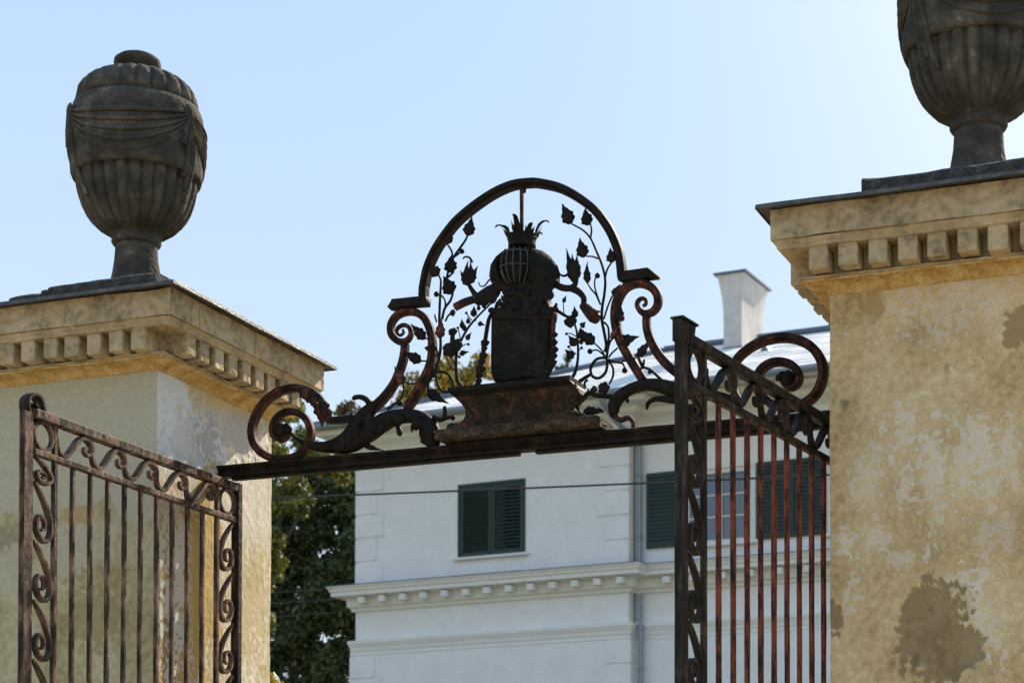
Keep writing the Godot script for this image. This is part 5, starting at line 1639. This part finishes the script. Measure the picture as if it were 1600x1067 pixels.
	pillar("gate_pillar", "gate pillar with olive plaster front, white-patched flank and cracked two-part cornice fascia", -SHAFT_W, front_l, side_l, rest, true)
	pillar("gate_pillar", "ochre plaster gate pillar with a large bare brown patch and whitish flaking", 2.95, front_r, rest, rest, false)
	make_urn("dark draped stone urn with knobbed lid on the olive gate pillar", Vector3(-SHAFT_W * 0.5 + 0.01, 4.412, -SHAFT_D * 0.5))
	make_urn("dark fluted stone urn on the ochre gate pillar", Vector3(2.95 + SHAFT_W * 0.5 + 0.035, 4.412, -SHAFT_D * 0.5))
	overthrow()
	gate_leaf("brown iron gate leaf with a rolled strap on its stile before the olive pillar", Vector2(0.075, -0.535), Vector2(0.05, 0.970), M.gate_iron, M.gate_iron, M.black_iron, true)
	gate_leaf("black iron gate leaf with red-rusted bars and box-capped stile before the ochre pillar", Vector2(2.895, -0.535), Vector2(2.708, 1.030), M.black_iron, M.red_iron, M.black_iron, false)
	manor()
	# trees
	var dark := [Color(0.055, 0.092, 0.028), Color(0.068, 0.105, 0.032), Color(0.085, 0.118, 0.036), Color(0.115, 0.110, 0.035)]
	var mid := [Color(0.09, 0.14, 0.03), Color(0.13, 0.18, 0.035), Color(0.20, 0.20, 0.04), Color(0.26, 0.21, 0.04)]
	var gold := [Color(0.38, 0.27, 0.03), Color(0.45, 0.29, 0.03), Color(0.22, 0.21, 0.05), Color(0.48, 0.27, 0.02), Color(0.14, 0.15, 0.04)]
	var spots := []
	for i in 44: spots.append([lerpf(400, 592, fposmod(i * 0.618, 1.0)), lerpf(735, 1330, i / 43.0), rng.randf_range(48, 72)])
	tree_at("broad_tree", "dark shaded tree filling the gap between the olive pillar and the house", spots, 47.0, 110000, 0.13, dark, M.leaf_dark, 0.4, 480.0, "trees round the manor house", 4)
	tree_at("broad_tree", "light green tree beside the olive pillar, seen through the end scroll", [[430, 700, 42], [452, 640, 34], [478, 700, 34], [440, 770, 44], [418, 840, 36], [400, 640, 40], [470, 790, 26], [395, 740, 44], [400, 900, 40], [390, 980, 44], [520, 735, 30], [432, 880, 30]], 43.5, 15000, 0.11, mid, M.leaf_light, 0.2, 345.0, "trees round the manor house", 5)
	tree_at("autumn_tree", "golden autumn tree standing behind the house roof and the iron crest", [[705, 600, 45], [745, 580, 36], [660, 615, 38], [725, 650, 50], [690, 570, 24], [770, 640, 45], [640, 650, 40], [700, 700, 60]], 62.0, 14000, 0.16, gold, M.leaf_light, 0.3, 705.0, "trees round the manor house", 6)
	tree_at("autumn_tree", "small brown-leaved tree behind the left end of the house roof", [[545, 640, 20], [575, 650, 24], [612, 640, 22], [600, 680, 36], [540, 700, 36]], 60.0, 3000, 0.17, [Color(0.15, 0.10, 0.03), Color(0.10, 0.09, 0.03), Color(0.20, 0.13, 0.02)], M.leaf_light, 0.2, 580.0, "trees round the manor house", 5)
	tree_at("conifer", "blue-green conifer top behind the house roof beside the shield", [[884, 560, 8], [880, 580, 14], [884, 605, 20], [882, 640, 28], [884, 690, 36]], 66.0, 2600, 0.16, [Color(0.05, 0.075, 0.05), Color(0.07, 0.09, 0.06)], M.leaf_light, 0.2, 884.0, "trees round the manor house", 6)
	tree_at("yellow_shrub", "yellow-leaved shrub at the back of the olive pillar", [[418, 1066, 16], [432, 1074, 14], [405, 1090, 26], [425, 1110, 30], [400, 1150, 40]], 12.5, 900, 0.05, [Color(0.45, 0.30, 0.02), Color(0.52, 0.36, 0.03), Color(0.35, 0.27, 0.03)], M.leaf_light, 0.03, 405.0, "", 4, "shrub")
	# cables
	var ca := at_depth(Vector2(425, 771), 21.0)
	var cb := at_depth(Vector2(1055, 745), 18.5)
	var dv := cb - ca
	cable("thin black cable crossing in front of the house below the iron beam", ca - dv * 1.2, cb + dv * 1.2, 0.0095, 0.05, M.cable_black)
	for q in [[925, 917, "topmost of three faint"], [942, 934, "middle one of three faint"], [963, 954, "lowest of three faint"]]:
		var p0 := at_depth(Vector2(418, q[0]), 40.0)
		var p1 := at_depth(Vector2(552, q[1]), 42.3)
		cable(q[2] + " grey wires from the house corner past the dark tree", p1, p1 + (p0 - p1) * 4.0, 0.006, 0.03, M.cable_grey, "service wires to the house corner")
